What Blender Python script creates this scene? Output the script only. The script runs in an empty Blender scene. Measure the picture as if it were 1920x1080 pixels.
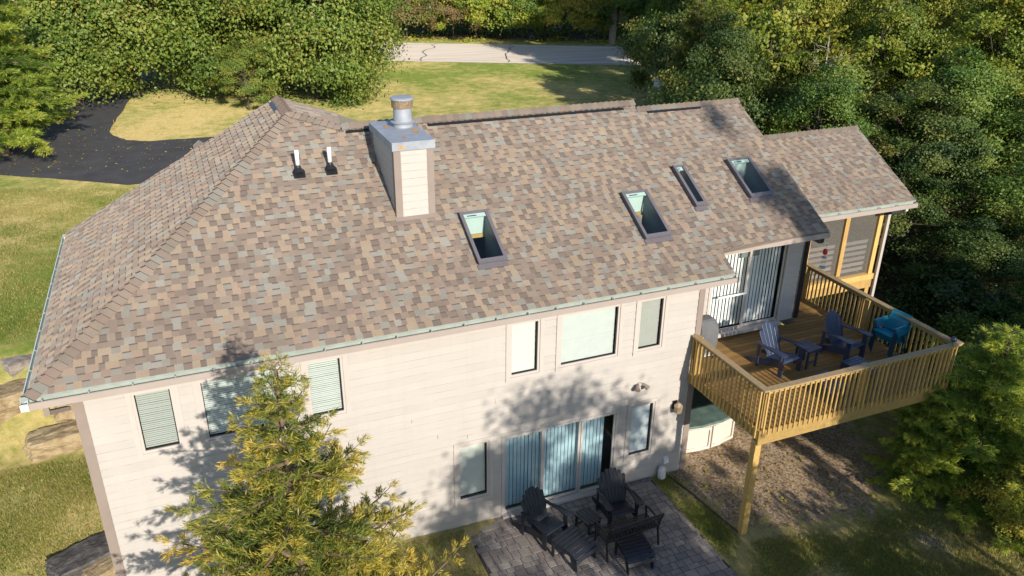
import bpy, math, random
import numpy as np
from mathutils import Vector, Matrix
rng = np.random.default_rng(7); random.seed(7)
S = bpy.context.scene; COL = S.collection
PI = math.pi; rad = math.radians

# ---------------------------------------------------------------- camera, sky, sun, exposure
cam_d = bpy.data.cameras.new('camera'); cam = bpy.data.objects.new('camera', cam_d); COL.objects.link(cam); S.camera = cam
YAW, PIT, ROL = -0.3968, -0.4311, 0.0107
_f = Vector((-math.sin(YAW)*math.cos(PIT), math.cos(YAW)*math.cos(PIT), math.sin(PIT)))
_r = Vector((math.cos(YAW), math.sin(YAW), 0)); _u = _r.cross(_f)
_r2 = math.cos(ROL)*_r + math.sin(ROL)*_u; _u2 = -math.sin(ROL)*_r + math.cos(ROL)*_u
M = Matrix((( _r2.x,_u2.x,-_f.x,2.2643),( _r2.y,_u2.y,-_f.y,-12.995),( _r2.z,_u2.z,-_f.z,12.0033),(0,0,0,1)))
cam.matrix_world = M
cam_d.sensor_width = 36; cam_d.lens = 1511.41/1920*36; cam_d.clip_start = .1; cam_d.clip_end = 3000

SUN_AZ, SUN_EL = -86.0, 23.5            # azimuth from +x, degrees; elevation
W = bpy.data.worlds.new('World'); S.world = W; W.use_nodes = True
nt = W.node_tree; bg = nt.nodes['Background']; sky = nt.nodes.new('ShaderNodeTexSky')
sky.sky_type = 'NISHITA'; sky.sun_disc = False; sky.sun_elevation = rad(SUN_EL)
sky.sun_rotation = rad(90-SUN_AZ); sky.air_density = 1.0; sky.dust_density = .4; sky.ozone_density = 2.5
nt.links.new(sky.outputs[0], bg.inputs[0]); bg.inputs[1].default_value = .13
sl = bpy.data.lights.new('sun', 'SUN'); sl.energy = 4.4; sl.angle = rad(.53); sl.color = (1, .925, .825)
so = bpy.data.objects.new('sun', sl); COL.objects.link(so)
sd = Vector((math.cos(rad(SUN_AZ))*math.cos(rad(SUN_EL)), math.sin(rad(SUN_AZ))*math.cos(rad(SUN_EL)), math.sin(rad(SUN_EL))))
so.rotation_euler = sd.to_track_quat('Z', 'Y').to_euler(); so.location = (0, 0, 40)
S.view_settings.view_transform = 'Standard'; S.view_settings.look = 'None'; S.view_settings.gamma = 1
S.view_settings.exposure = 0.5

# ---------------------------------------------------------------- node helpers
def mat(name):
    m = bpy.data.materials.new(name); m.use_nodes = True
    n = m.node_tree; b = n.nodes['Principled BSDF']; b.inputs['Specular IOR Level'].default_value = .3
    return m, n, b
def nd(n, t, **k):
    x = n.nodes.new(t)
    for a, v in k.items():
        if a in x.inputs.keys(): x.inputs[a].default_value = v
        else: setattr(x, a, v)
    return x
def noise(n, scale, detail=4, rough=.55, vec=None):
    x = nd(n, 'ShaderNodeTexNoise'); x.inputs['Scale'].default_value = scale; x.inputs['Detail'].default_value = detail
    x.inputs['Roughness'].default_value = rough
    if vec is not None: n.links.new(vec, x.inputs['Vector'])
    return x
def ramp(n, src, stops, const=False):
    r = nd(n, 'ShaderNodeValToRGB'); cr = r.color_ramp
    if const: cr.interpolation = 'CONSTANT'
    while len(cr.elements) < len(stops): cr.elements.new(.5)
    for e, (p, c) in zip(cr.elements, stops): e.position = p; e.color = (*c, 1) if len(c) == 3 else c
    n.links.new(src, r.inputs[0]); return r
def mix(n, a, b, fac, mode='MIX'):
    x = nd(n, 'ShaderNodeMix', data_type='RGBA', blend_type=mode)
    for s, i in ((fac, 0), (a, 6), (b, 7)):
        if hasattr(s, 'links') or hasattr(s, 'is_linked'): n.links.new(s, x.inputs[i])
        elif isinstance(s, (int, float)): x.inputs[i].default_value = s
        else: x.inputs[i].default_value = (*s, 1)
    return x.outputs[2]
def objco(n): return nd(n, 'ShaderNodeTexCoord').outputs['Object']
def attr(n, name): return nd(n, 'ShaderNodeAttribute', attribute_name=name)
def bump(n, b, src, strength=.3, dist=.02):
    x = nd(n, 'ShaderNodeBump'); x.inputs['Strength'].default_value = strength; x.inputs['Distance'].default_value = dist
    n.links.new(src, x.inputs['Height']); n.links.new(x.outputs[0], b.inputs['Normal'])
def simple(name, col, rough=.6, var=.12, scale=6, metal=0, bmp=0, spec=.3):
    m, n, b = mat(name); no = noise(n, scale, 5, .6, objco(n))
    lo = tuple(c*(1-var) for c in col); hi = tuple(min(1, c*(1+var)) for c in col)
    r = ramp(n, no.outputs[0], [(.3, lo), (.7, hi)]); n.links.new(r.outputs[0], b.inputs['Base Color'])
    b.inputs['Roughness'].default_value = rough; b.inputs['Metallic'].default_value = metal; b.inputs['Specular IOR Level'].default_value = spec
    if bmp: bump(n, b, no.outputs[0], bmp)
    return m
def wood(name, a, c, scale=(2, 2, 30), rough=.65, rnd=True):
    m, n, b = mat(name); mp = nd(n, 'ShaderNodeMapping'); mp.inputs['Scale'].default_value = scale
    n.links.new(objco(n), mp.inputs[0]); no = noise(n, 3, 6, .65, mp.outputs[0])
    r = ramp(n, no.outputs[0], [(.28, a), (.72, c)]); out = r.outputs[0]
    if rnd:
        t = ramp(n, attr(n, 'rnd').outputs['Fac'], [(0, (.72, .72, .72)), (1, (1.15, 1.12, 1.08))])
        out = mix(n, out, t.outputs[0], 1.0, 'MULTIPLY')
    n.links.new(out, b.inputs['Base Color']); b.inputs['Roughness'].default_value = rough
    bump(n, b, no.outputs[0], .2, .01); return m

# ---------------------------------------------------------------- mesh helpers
class MB:
    def __init__(s): s.v = []; s.f = []; s.m = []; s.r = []
    def face(s, pts, mi=0, rnd=None):
        i = len(s.v); s.v += [tuple(p) for p in pts]; s.f.append(tuple(range(i, i+len(pts)))); s.m.append(mi)
        s.r.append(random.random() if rnd is None else rnd); return s
    def box(s, a, b, mi=0, rnd=None):
        return s.obox(((a[0]+b[0])/2, (a[1]+b[1])/2, (a[2]+b[2])/2), (1,0,0), (0,1,0), (0,0,1), abs(b[0]-a[0])/2, abs(b[1]-a[1])/2, abs(b[2]-a[2])/2, mi, rnd)
    def obox(s, c, ux, uy, uz, hx, hy, hz, mi=0, rnd=None):
        c = Vector(c); X = Vector(ux).normalized()*hx; Y = Vector(uy).normalized()*hy; Z = Vector(uz).normalized()*hz
        P = [c+i*X+j*Y+k*Z for k in (-1,1) for j in (-1,1) for i in (-1,1)]; o = len(s.v); s.v += [tuple(p) for p in P]
        q = random.random() if rnd is None else rnd
        for f in ((0,2,3,1),(4,5,7,6),(0,1,5,4),(2,6,7,3),(0,4,6,2),(1,3,7,5)):
            s.f.append(tuple(o+i for i in f)); s.m.append(mi); s.r.append(q)
        return s
    def bar(s, a, b, w, h, up=(0,0,1), mi=0, rnd=None):
        a = Vector(a); b = Vector(b); d = b-a; Z = Vector(up)
        if abs(d.normalized().dot(Z)) > .98: Z = Vector((0,1,0))
        X = d.cross(Z).normalized(); Z2 = X.cross(d).normalized()
        return s.obox((a+b)/2, d, X, Z2, d.length/2, w/2, h/2, mi, rnd)
    def tube(s, pts, rads, n=8, mi=0, cap=True, rnd=None):
        pts = [Vector(p) for p in pts]
        if not hasattr(rads, '__len__'): rads = [rads]*len(pts)
        q = random.random() if rnd is None else rnd; o = len(s.v); prev = None
        for i, p in enumerate(pts):
            d = (pts[min(i+1, len(pts)-1)]-pts[max(i-1, 0)]).normalized()
            if prev is None: X = d.orthogonal().normalized()
            else: X = (prev-d*prev.dot(d)).normalized()
            prev = X; Y = d.cross(X)
            for k in range(n):
                a = 2*PI*k/n; s.v.append(tuple(p+(X*math.cos(a)+Y*math.sin(a))*rads[i]))
        for i in range(len(pts)-1):
            for k in range(n):
                k2 = (k+1) % n
                s.f.append((o+i*n+k, o+i*n+k2, o+(i+1)*n+k2, o+(i+1)*n+k)); s.m.append(mi); s.r.append(q)
        if cap:
            e = o+(len(pts)-1)*n
            s.f.append(tuple(o+k for k in reversed(range(n)))); s.f.append(tuple(e+k for k in range(n))); s.m += [mi]*2; s.r += [q]*2
        return s
    def lathe(s, c, prof, n=20, mi=0, rnd=None):
        return s.tube([(c[0], c[1], c[2]+z) for r, z in prof], [r for r, z in prof], n, mi, True, rnd)
    def prism(s, poly, dz, mi=0, rnd=None):              # poly: 3-D points, dz: extrusion vector
        d = Vector(dz); n = len(poly); o = len(s.v); q = random.random() if rnd is None else rnd
        s.v += [tuple(p) for p in poly]+[tuple(Vector(p)+d) for p in poly]
        s.f.append(tuple(range(o+n-1, o-1, -1))); s.f.append(tuple(range(o+n, o+2*n))); s.m += [mi]*2; s.r += [q]*2
        for i in range(n):
            j = (i+1) % n; s.f.append((o+i, o+j, o+n+j, o+n+i)); s.m.append(mi); s.r.append(q)
        return s
    def build(s, name, mats, parent=None, loc=None, smooth=False, bev=0):
        me = bpy.data.meshes.new(name); me.from_pydata(s.v, [], s.f)
        mats = mats if isinstance(mats, (list, tuple)) else [mats]
        for m in mats: me.materials.append(m)
        me.polygons.foreach_set('material_index', s.m)
        at = me.attributes.new('rnd', 'FLOAT', 'FACE'); at.data.foreach_set('value', s.r)
        if smooth: me.polygons.foreach_set('use_smooth', [True]*len(s.f))
        me.update(); o = bpy.data.objects.new(name, me); COL.objects.link(o)
        if parent: o.parent = parent
        if loc: o.location = loc
        if bev:
            md = o.modifiers.new('bevel', 'BEVEL'); md.width = bev; md.segments = 2; md.limit_method = 'ANGLE'
        return o
def tag(o, label=None, cat=None, group=None, kind=None):
    for k, v in (('label', label), ('category', cat), ('group', group), ('kind', kind)):
        if v: o[k] = v
    return o
def empty(name, loc=(0,0,0), rz=0, label=None, cat=None, group=None):
    o = bpy.data.objects.new(name, None); COL.objects.link(o); o.location = loc; o.rotation_euler = (0, 0, rz)
    o.empty_display_size = .2; return tag(o, label, cat, group)
def copy_tree(o, parent=None):
    c = o.copy(); COL.objects.link(c); c.parent = parent
    for ch in list(o.children): copy_tree(ch, c)
    return c
def npmesh(name, V, F, rnd, mats):                        # fast mesh: V (n,3), F (m,k), rnd per face
    me = bpy.data.meshes.new(name); n, k = F.shape
    me.vertices.add(len(V)); me.vertices.foreach_set('co', V.astype(np.float32).ravel())
    me.loops.add(n*k); me.loops.foreach_set('vertex_index', F.astype(np.int32).ravel())
    me.polygons.add(n); me.polygons.foreach_set('loop_start', np.arange(0, n*k, k, dtype=np.int32))
    for m in mats: me.materials.append(m)
    at = me.attributes.new('rnd', 'FLOAT', 'FACE'); at.data.foreach_set('value', rnd.astype(np.float32))
    me.update(calc_edges=True); return me

# ---------------------------------------------------------------- materials
def shingle_mat():
    m, n, b = mat('shingle')
    cs = [(0.219,0.174,0.14),(0.188,0.15,0.123),(0.276,0.216,0.155),(0.213,0.201,0.173),(0.235,0.19,0.151),(0.163,0.131,0.109),(0.267,0.206,0.156),(0.246,0.233,0.199),(0.207,0.165,0.133),(0.232,0.177,0.14),(0.281,0.228,0.168),(0.2,0.17,0.14)]
    r = ramp(n, attr(n, 'rnd').outputs['Fac'], [(i/len(cs), c) for i, c in enumerate(cs)], True)
    co = objco(n); g = noise(n, 160, 2, .7, co); g2 = noise(n, 1.1, 4, .6, co)
    gr = ramp(n, g.outputs[0], [(.25, (.72,.72,.72)), (.75, (1.25,1.25,1.25))])
    g3 = ramp(n, g2.outputs[0], [(.3, (.90,.89,.88)), (.7, (1.08,1.08,1.08))])
    c = mix(n, r.outputs[0], gr.outputs[0], .8, 'MULTIPLY'); c = mix(n, c, g3.outputs[0], 1., 'MULTIPLY')
    n.links.new(c, b.inputs['Base Color']); b.inputs['Roughness'].default_value = .95; b.inputs['Specular IOR Level'].default_value = .1; b.inputs['Diffuse Roughness'].default_value = 1.
    bump(n, b, g.outputs[0], .35, .006); return m
M_sh = shingle_mat()
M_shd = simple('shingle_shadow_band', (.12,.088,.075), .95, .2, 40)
def siding_mat():
    m, n, b = mat('siding_paint'); co = objco(n); a = noise(n, 1.1, 6, .65, co); mp = nd(n, 'ShaderNodeMapping'); mp.inputs['Scale'].default_value = (7, 7, .5); n.links.new(co, mp.inputs[0]); st = noise(n, 1., 5, .6, mp.outputs[0])
    mg = nd(n, 'ShaderNodeMapping'); mg.inputs['Scale'].default_value = (2.2, 2.2, 60); n.links.new(co, mg.inputs[0]); gr = noise(n, 1., 5, .7, mg.outputs[0])
    c = ramp(n, a.outputs[0], [(.3, (.435,.399,.358)), (.7, (.472,.433,.389))]); t = ramp(n, attr(n, 'rnd').outputs['Fac'], [(0, (.955,.955,.957)), (1, (1.02,1.02,1.015))]); c2 = mix(n, c.outputs[0], t.outputs[0], 1., 'MULTIPLY')
    s2 = ramp(n, st.outputs[0], [(.28, (.965,.96,.955)), (.5, (1,1,1))]); c2 = mix(n, c2, s2.outputs[0], 1., 'MULTIPLY'); g2 = ramp(n, gr.outputs[0], [(.3, (.95,.95,.95)), (.7, (1.03,1.03,1.03))]); c2 = mix(n, c2, g2.outputs[0], 1., 'MULTIPLY')
    n.links.new(c2, b.inputs['Base Color']); b.inputs['Roughness'].default_value = .6; bump(n, b, gr.outputs[0], .25, .006); return m
M_side = siding_mat(); M_lap_shade = simple('siding_lap_shade', (.39,.35,.312), .8, .3, 2)  # second colour is a darker tone that paints the lap shadow lines
M_taupe = simple('taupe_trim_paint', (.265,.212,.178), .55, .05, 3)
M_cream = simple('cream_trim_paint', (.465,.42,.375), .5, .03, 3)
M_ctrim = simple('window_trim_paint', (.485,.435,.39), .5, .03, 3)
M_gut_in = simple('gutter_aluminium_inside', (.32,.36,.31), .4, .12, 5)
M_gut_skylit = simple('gutter_skylit_aluminium', (.66,.71,.65), .5, .08, 5)  # lighter copy; skylight on the side gutter is put into its colour
M_gut_floor = simple('gutter_floor_shade', (.07,.075,.065), .8, .4, 4)  # dark tone paints the shadow lying in the trough
M_gut_out = simple('gutter_paint', (.36,.30,.26), .45, .05, 2)
M_metal = simple('galvanised_metal', (.33,.35,.38), .55, .14, 5, .15)
M_rustm = simple('rusty_mesh', (.26,.19,.12), .8, .5, 30, .3)
M_rust = simple('rust_stain', (.50,.27,.11), .9, .2, 14)
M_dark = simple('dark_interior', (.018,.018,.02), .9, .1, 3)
M_black = simple('black_metal', (.012,.012,.014), .42, .2, 20, 0, 0, .4)
M_blackp = simple('black_flashing', (.018,.018,.020), .38, .1, 9, 0, 0, .5)
M_white = simple('white_plastic', (.80,.80,.78), .4, .03, 9)
M_blind = simple('white_blind', (.76,.78,.74), .5, .03, 9)
M_vane = simple('sky_tinted_blind', (.60,.68,.68), .5, .06, 2)  # bluish tone paints the sky's reflection on the patio door vanes
M_vanew = simple('white_vane', (.76,.76,.74), .5, .05, 4)
M_skyf = simple('skylight_cladding', (.17,.155,.165), .45, .06, 9, .2)
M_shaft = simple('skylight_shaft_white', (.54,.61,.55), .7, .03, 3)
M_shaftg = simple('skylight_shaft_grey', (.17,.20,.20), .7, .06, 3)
M_deck = wood('treated_pine_deck', (.21,.115,.038), (.36,.215,.072), (1.2, 14, 14))
M_rail = wood('treated_pine_rail', (.41,.255,.078), (.57,.38,.13), (5, 5, 5))
M_cap = wood('weathered_pine_cap', (.37,.26,.13), (.50,.365,.20), (4, 4, 4))
M_porch = wood('fresh_pine', (.50,.30,.09), (.66,.43,.16), (6, 6, 1.2))
M_grey_board = wood('grey_porch_board', (.30,.28,.25), (.42,.40,.37), (1.5, 8, 8))
M_navy = simple('navy_plastic', (.032,.045,.085), .30, .10, 8, 0, 0, .9)
M_char = simple('charcoal_plastic', (.014,.017,.025), .42, .12, 8, 0, 0, .45)
M_turq = simple('turquoise_metal', (.010,.20,.29), .4, .08, 10, 0, 0, .5)
M_turqd = simple('dark_teal_metal', (.012,.05,.075), .45, .1, 10)
M_cover = simple('grey_cover_cloth', (.13,.13,.13), .85, .15, 5, 0, .4)
M_tubp = simple('hot_tub_panel', (.60,.54,.46), .6, .05, 3)
M_tubc = simple('hot_tub_cover', (.11,.17,.15), .6, .3, 4)
M_conc = simple('white_ceramic', (.66,.64,.60), .6, .06, 9)
M_bronze = simple('lamp_bronze', (.40,.30,.20), .45, .25, 14, .3)
M_red = simple('red_plastic', (.55,.015,.03), .35, .05, 9)
M_orange = simple('orange_stake_paint', (.45,.22,.08), .6, .05, 9)

def glass(name, tint=(.9,.96,.94), refl=.10):
    m = bpy.data.materials.new(name); m.use_nodes = True; n = m.node_tree; n.nodes.remove(n.nodes['Principled BSDF'])
    t = nd(n, 'ShaderNodeBsdfTransparent'); t.inputs[0].default_value = (*tint, 1)
    g = nd(n, 'ShaderNodeBsdfGlossy'); g.inputs['Roughness'].default_value = .02
    ge = nd(n, 'ShaderNodeNewGeometry'); dt = nd(n, 'ShaderNodeVectorMath', operation='DOT_PRODUCT'); n.links.new(ge.outputs['Incoming'], dt.inputs[0]); n.links.new(ge.outputs['Normal'], dt.inputs[1])
    ab = nd(n, 'ShaderNodeMath', operation='ABSOLUTE'); n.links.new(dt.outputs['Value'], ab.inputs[0]); om = nd(n, 'ShaderNodeMath', operation='SUBTRACT'); om.inputs[0].default_value = 1; n.links.new(ab.outputs[0], om.inputs[1])
    pw = nd(n, 'ShaderNodeMath', operation='POWER'); pw.inputs[1].default_value = 5; n.links.new(om.outputs[0], pw.inputs[0]); ad = nd(n, 'ShaderNodeMath', operation='MULTIPLY_ADD'); ad.inputs[1].default_value = .9; ad.inputs[2].default_value = refl; n.links.new(pw.outputs[0], ad.inputs[0])
    mx = nd(n, 'ShaderNodeMixShader'); n.links.new(ad.outputs[0], mx.inputs[0]); n.links.new(t.outputs[0], mx.inputs[1]); n.links.new(g.outputs[0], mx.inputs[2])
    n.links.new(mx.outputs[0], n.nodes['Material Output'].inputs[0]); return m
M_glass = glass('window_glass', (.95,.98,.97), .05); M_glassb = glass('sky_tinted_glass', (.80,.91,.95), .10); M_skyg = glass('skylight_glass', (.86,.94,.93), .06)  # blue tint of the patio door glass helps paint the sky reflection
def screen_mat():
    m = bpy.data.materials.new('insect_screen'); m.use_nodes = True; n = m.node_tree; n.nodes.remove(n.nodes['Principled BSDF'])
    t = nd(n, 'ShaderNodeBsdfTransparent'); d = nd(n, 'ShaderNodeBsdfDiffuse'); d.inputs[0].default_value = (.20,.185,.16, 1)
    mx = nd(n, 'ShaderNodeMixShader'); mx.inputs[0].default_value = .48
    n.links.new(t.outputs[0], mx.inputs[1]); n.links.new(d.outputs[0], mx.inputs[2]); n.links.new(mx.outputs[0], n.nodes['Material Output'].inputs[0]); return m
M_screen = screen_mat()
def leaf_mat(name, cols, transl=.30, hue=0):
    m, n, b = mat(name); r = ramp(n, attr(n, 'rnd').outputs['Fac'], [(i/(len(cols)-1), c) for i, c in enumerate(cols)])
    oi = nd(n, 'ShaderNodeObjectInfo'); t = ramp(n, oi.outputs['Random'], [(0, (.85,.88,.8)), (1, (1.15,1.1,1.05))])
    c = mix(n, r.outputs[0], t.outputs[0], 1., 'MULTIPLY')
    n.links.new(c, b.inputs['Base Color']); b.inputs['Roughness'].default_value = .5; b.inputs['Specular IOR Level'].default_value = .35
    tr = nd(n, 'ShaderNodeBsdfTranslucent'); n.links.new(c, tr.inputs[0]); mx = nd(n, 'ShaderNodeMixShader'); mx.inputs[0].default_value = transl
    n.links.new(b.outputs[0], mx.inputs[1]); n.links.new(tr.outputs[0], mx.inputs[2]); n.links.new(mx.outputs[0], n.nodes['Material Output'].inputs[0]); return m
L_oak = leaf_mat('oak_leaf', [(0.092,0.149,0.028),(0.149,0.224,0.038),(0.218,0.293,0.051),(0.305,0.322,0.063),(0.333,0.241,0.075)])
L_green = leaf_mat('green_leaf', [(0.055,0.11,0.02),(0.095,0.17,0.03),(0.14,0.225,0.038),(0.2,0.26,0.045),(0.28,0.28,0.055)])
L_lime = leaf_mat('lime_leaf', [(0.14,0.216,0.032),(0.238,0.324,0.038),(0.346,0.41,0.049),(0.454,0.421,0.054),(0.518,0.367,0.065)])
L_olive = leaf_mat('olive_leaf', [(0.098,0.151,0.022),(0.167,0.227,0.027),(0.242,0.287,0.034),(0.318,0.295,0.038),(0.363,0.257,0.045)])
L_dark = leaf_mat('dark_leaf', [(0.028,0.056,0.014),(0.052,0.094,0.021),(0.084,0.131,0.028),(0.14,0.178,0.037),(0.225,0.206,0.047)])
L_gold = leaf_mat('golden_leaf', [(0.2,0.24,0.04),(0.34,0.35,0.05),(0.48,0.44,0.06),(0.5,0.38,0.06),(0.44,0.27,0.06)])
L_rust = leaf_mat('rusty_leaf', [(0.19,0.15,0.07),(0.27,0.19,0.08),(0.32,0.22,0.09),(0.27,0.25,0.08),(0.18,0.21,0.05)])
L_cedar = leaf_mat('cedar_needle', [(0.064,0.109,0.026),(0.141,0.186,0.036),(0.282,0.282,0.051),(0.486,0.384,0.064),(0.614,0.435,0.077)], .3)
L_cedarg = leaf_mat('green_cedar_needle', [(0.072,0.132,0.024),(0.156,0.24,0.036),(0.276,0.372,0.054),(0.432,0.48,0.066),(0.576,0.528,0.084)], .3)
L_cedard = leaf_mat('dark_cedar_needle', [(0.039,0.078,0.021),(0.078,0.124,0.029),(0.15,0.182,0.039),(0.26,0.247,0.052),(0.429,0.325,0.065)], .3)
M_bark = simple('bark', (.10,.078,.058), .95, .35, 9, 0, .8)
M_barkp = simple('pale_bark', (.36,.30,.23), .9, .25, 7, 0, .5)
M_twig = simple('twig', (.17,.115,.075), .9, .3, 9)

def smooth(a, b, x):
    t = np.clip((x-a)/(b-a), 0, 1); return t*t*(3-2*t)
def terr(x, y):
    x = np.asarray(x, float); y = np.asarray(y, float)
    left = .8*smooth(-1.5, 3.5, y) + 1.6*smooth(4.6, 7.6, y)
    right = 2.4*smooth(3., 13., y)
    k = smooth(3, 9, x); z = left*(1-k)+right*k
    z = z + .06*np.sin(x*.35+1)*np.sin(y*.3)*smooth(8, 14, np.hypot(x-6, y-1))*(1-smooth(16, 22, y)) - .35*smooth(17, 30, x)*(1-smooth(2, 12, y))
    return z
def tz(x, y): return float(terr(x, y))

# ---------------------------------------------------------------- ground
def grass_mat():
    m, n, b = mat('lawn'); co = objco(n)
    n1 = noise(n, .22, 5, .6, co); n2 = noise(n, 1.6, 6, .7, co); n3 = noise(n, 6.5, 9, .8, co)
    mp = nd(n, 'ShaderNodeMapping'); mp.inputs['Scale'].default_value = (34, 60, 34); n.links.new(co, mp.inputs[0]); n4 = noise(n, 1., 5, .85, mp.outputs[0])
    green = ramp(n, n3.outputs[0], [(.25, (.075,.125,.02)), (.5, (.165,.22,.04)), (.75, (.29,.30,.075))])
    dry = ramp(n, n3.outputs[0], [(.25, (.31,.245,.085)), (.5, (.50,.39,.155)), (.75, (.64,.51,.235))])
    ad = nd(n, 'ShaderNodeMath', operation='ADD'); n.links.new(n1.outputs[0], ad.inputs[0]); n.links.new(n2.outputs[0], ad.inputs[1])
    a2 = nd(n, 'ShaderNodeMath', operation='ADD'); n.links.new(ad.outputs[0], a2.inputs[0]); n.links.new(attr(n, 'dry').outputs['Fac'], a2.inputs[1])
    fr = ramp(n, a2.outputs[0], [(.0, (0,0,0)), (.5, (1,1,1))]); fr.color_ramp.elements[0].position = .42; fr.color_ramp.elements[1].position = .62
    hv = nd(n, 'ShaderNodeMath', operation='MULTIPLY'); hv.inputs[1].default_value = .5; n.links.new(a2.outputs[0], hv.inputs[0]); n.links.new(hv.outputs[0], fr.inputs[0])
    c = mix(n, green.outputs[0], dry.outputs[0], fr.outputs[0])
    lit = ramp(n, n3.outputs[0], [(.3, (.05,.036,.022)), (.6, (.105,.078,.048)), (.8, (.06,.07,.022))])
    c = mix(n, c, lit.outputs[0], attr(n, 'litter').outputs['Fac'])
    v = nd(n, 'ShaderNodeTexVoronoi'); v.inputs['Scale'].default_value = 24; n.links.new(co, v.inputs[0])
    gc = ramp(n, v.outputs['Color'], [(.2, (.23,.165,.10)), (.5, (.41,.312,.21)), (.8, (.57,.455,.325))]); g2 = ramp(n, n2.outputs[0], [(.35, (.78,.74,.70)), (.65, (1.1,1.06,1.))]); gc = mix(n, gc.outputs[0], g2.outputs[0], 1., 'MULTIPLY')
    ms = nd(n, 'ShaderNodeMath', operation='MULTIPLY_ADD'); ms.inputs[1].default_value = 2.2; ms.inputs[2].default_value = -1.12; n.links.new(noise(n, 2.6, 8, .75, co).outputs[0], ms.inputs[0])
    aa = nd(n, 'ShaderNodeMath', operation='ADD'); n.links.new(ms.outputs[0], aa.inputs[0]); n.links.new(attr(n, 'gravel').outputs['Fac'], aa.inputs[1])
    gf = ramp(n, aa.outputs[0], [(.40, (0,0,0)), (.62, (1,1,1))]); c = mix(n, c, gc, gf.outputs[0])
    n.links.new(c, b.inputs['Base Color']); b.inputs['Roughness'].default_value = .9; b.inputs['Specular IOR Level'].default_value = .1; b.inputs['Diffuse Roughness'].default_value = 1.
    bump(n, b, n4.outputs[0], .9, .06); return m
M_lawn = grass_mat()
def seg(lims):
    out = []
    for a, b, st in lims: out += list(np.arange(a, b, st))
    return np.array(out+[lims[-1][1]])
gxs = seg([(-420,-60,40),(-60,-12,4),(-12,26,.4),(26,60,2),(60,140,8),(140,560,42)]); gys = seg([(-420,-60,40),(-60,-10,4),(-10,16,.4),(16,60,1.2),(60,140,8),(140,700,56)])
def poly_dist(x, y, poly):                                 # signed distance, >0 inside
    d = np.full(x.shape, 1e9); ins = np.zeros(x.shape, bool); n = len(poly)
    for i in range(n):
        ax, ay = poly[i]; bx, by = poly[(i+1) % n]
        t = np.clip(((x-ax)*(bx-ax)+(y-ay)*(by-ay))/((bx-ax)**2+(by-ay)**2), 0, 1)
        d = np.minimum(d, np.hypot(x-ax-t*(bx-ax), y-ay-t*(by-ay)))
        c = ((ay > y) != (by > y)) & (x < (bx-ax)*(y-ay)/(by-ay+1e-12)+ax); ins ^= c
    return np.where(ins, d, -d)
WOODS = [(17.6,-5.5),(18.2,-1.5),(20.5,3),(21,9),(23.5,16),(27,23.5),(31.5,30),(37,39.5),(75,25),(120,-20),(40,-40),(22,-18)]
FARW = [(-40,86),(10,62.5),(19.7,58),(39.4,49),(70,34.5),(140,60),(100,160),(-60,160)]
def ground():
    X, Y = np.meshgrid(gxs, gys); Z = terr(X, Y); nx, ny = len(gxs), len(gys)
    V = np.stack([X, Y, Z], -1).reshape(-1, 3); i = np.arange(nx*ny).reshape(ny, nx)
    F = np.stack([i[:-1,:-1], i[:-1,1:], i[1:,1:], i[1:,:-1]], -1).reshape(-1, 4)
    me = npmesh('ground', V, F, np.zeros(len(F)), [M_lawn]); me.polygons.foreach_set('use_smooth', [True]*len(F))
    x, y = V[:,0], V[:,1]
    lit = np.maximum(smooth(-1.2, 1.0, poly_dist(x, y, WOODS)), smooth(-.3, 1, poly_dist(x, y, FARW)))
    dry = np.zeros(len(V))
    dry += .25*np.exp(-(((x-2)/4)**2+((y-31)/6)**2))                   # pale lawn island by the drive
    dry += .22*np.exp(-(((x+4)/3.5)**2+((y-18)/4)**2))                 # bleached patch left of the roof
    dry -= .30*np.exp(-(((x+3)/4)**2+((y-10.5)/3.5)**2))               # lush strip
    dry += .20*np.exp(-(((x+1.2)/2)**2+((y-3.2)/2.5)**2))
    dry += .16*np.exp(-(((x-6)/2)**2+((y+1.5)/2.2)**2))
    dry -= .08*np.exp(-(((x-24)/8)**2+((y-38)/4)**2))
    dry += .10*np.exp(-(((x-18)/9)**2+((y-27)/6)**2))
    dry += .10*np.exp(-(((x-14)/2.8)**2+((y+4)/1.5)**2)); dry += .30*np.exp(-(((x-11.7)/.5)**2+((y+1.2)/1.6)**2))
    gr = smooth(-1.5, 1.3, poly_dist(x, y, [(11.9,-.2),(12.1,-2.0),(13.2,-2.5),(14.4,-2.7),(15.4,-2.8),(16.4,-2.2),(17.2,-.4),(17.4,3.0),(12.2,3.0)]))
    gr = np.maximum(gr, .8*smooth(-.6, .5, poly_dist(x, y, [(14.6,-4.0),(15.6,-3.6),(16.9,-3.4),(17.4,-4.2),(16.6,-4.9),(15.4,-5.2)]))); gr = np.maximum(gr, .45*smooth(-.3, .3, poly_dist(x, y, [(11.3,0),(11.9,0),(12.1,-2.4),(11.4,-2.8)])))
    gr = np.where((x < 11.9) & (y > 0), 0, gr)
    for nm, a in (('litter', lit), ('dry', dry), ('gravel', gr)):
        at = me.attributes.new(nm, 'FLOAT', 'POINT'); at.data.foreach_set('value', a.astype(np.float32))
    o = bpy.data.objects.new('ground', me); COL.objects.link(o); tag(o, kind='structure')
ground()
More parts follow.
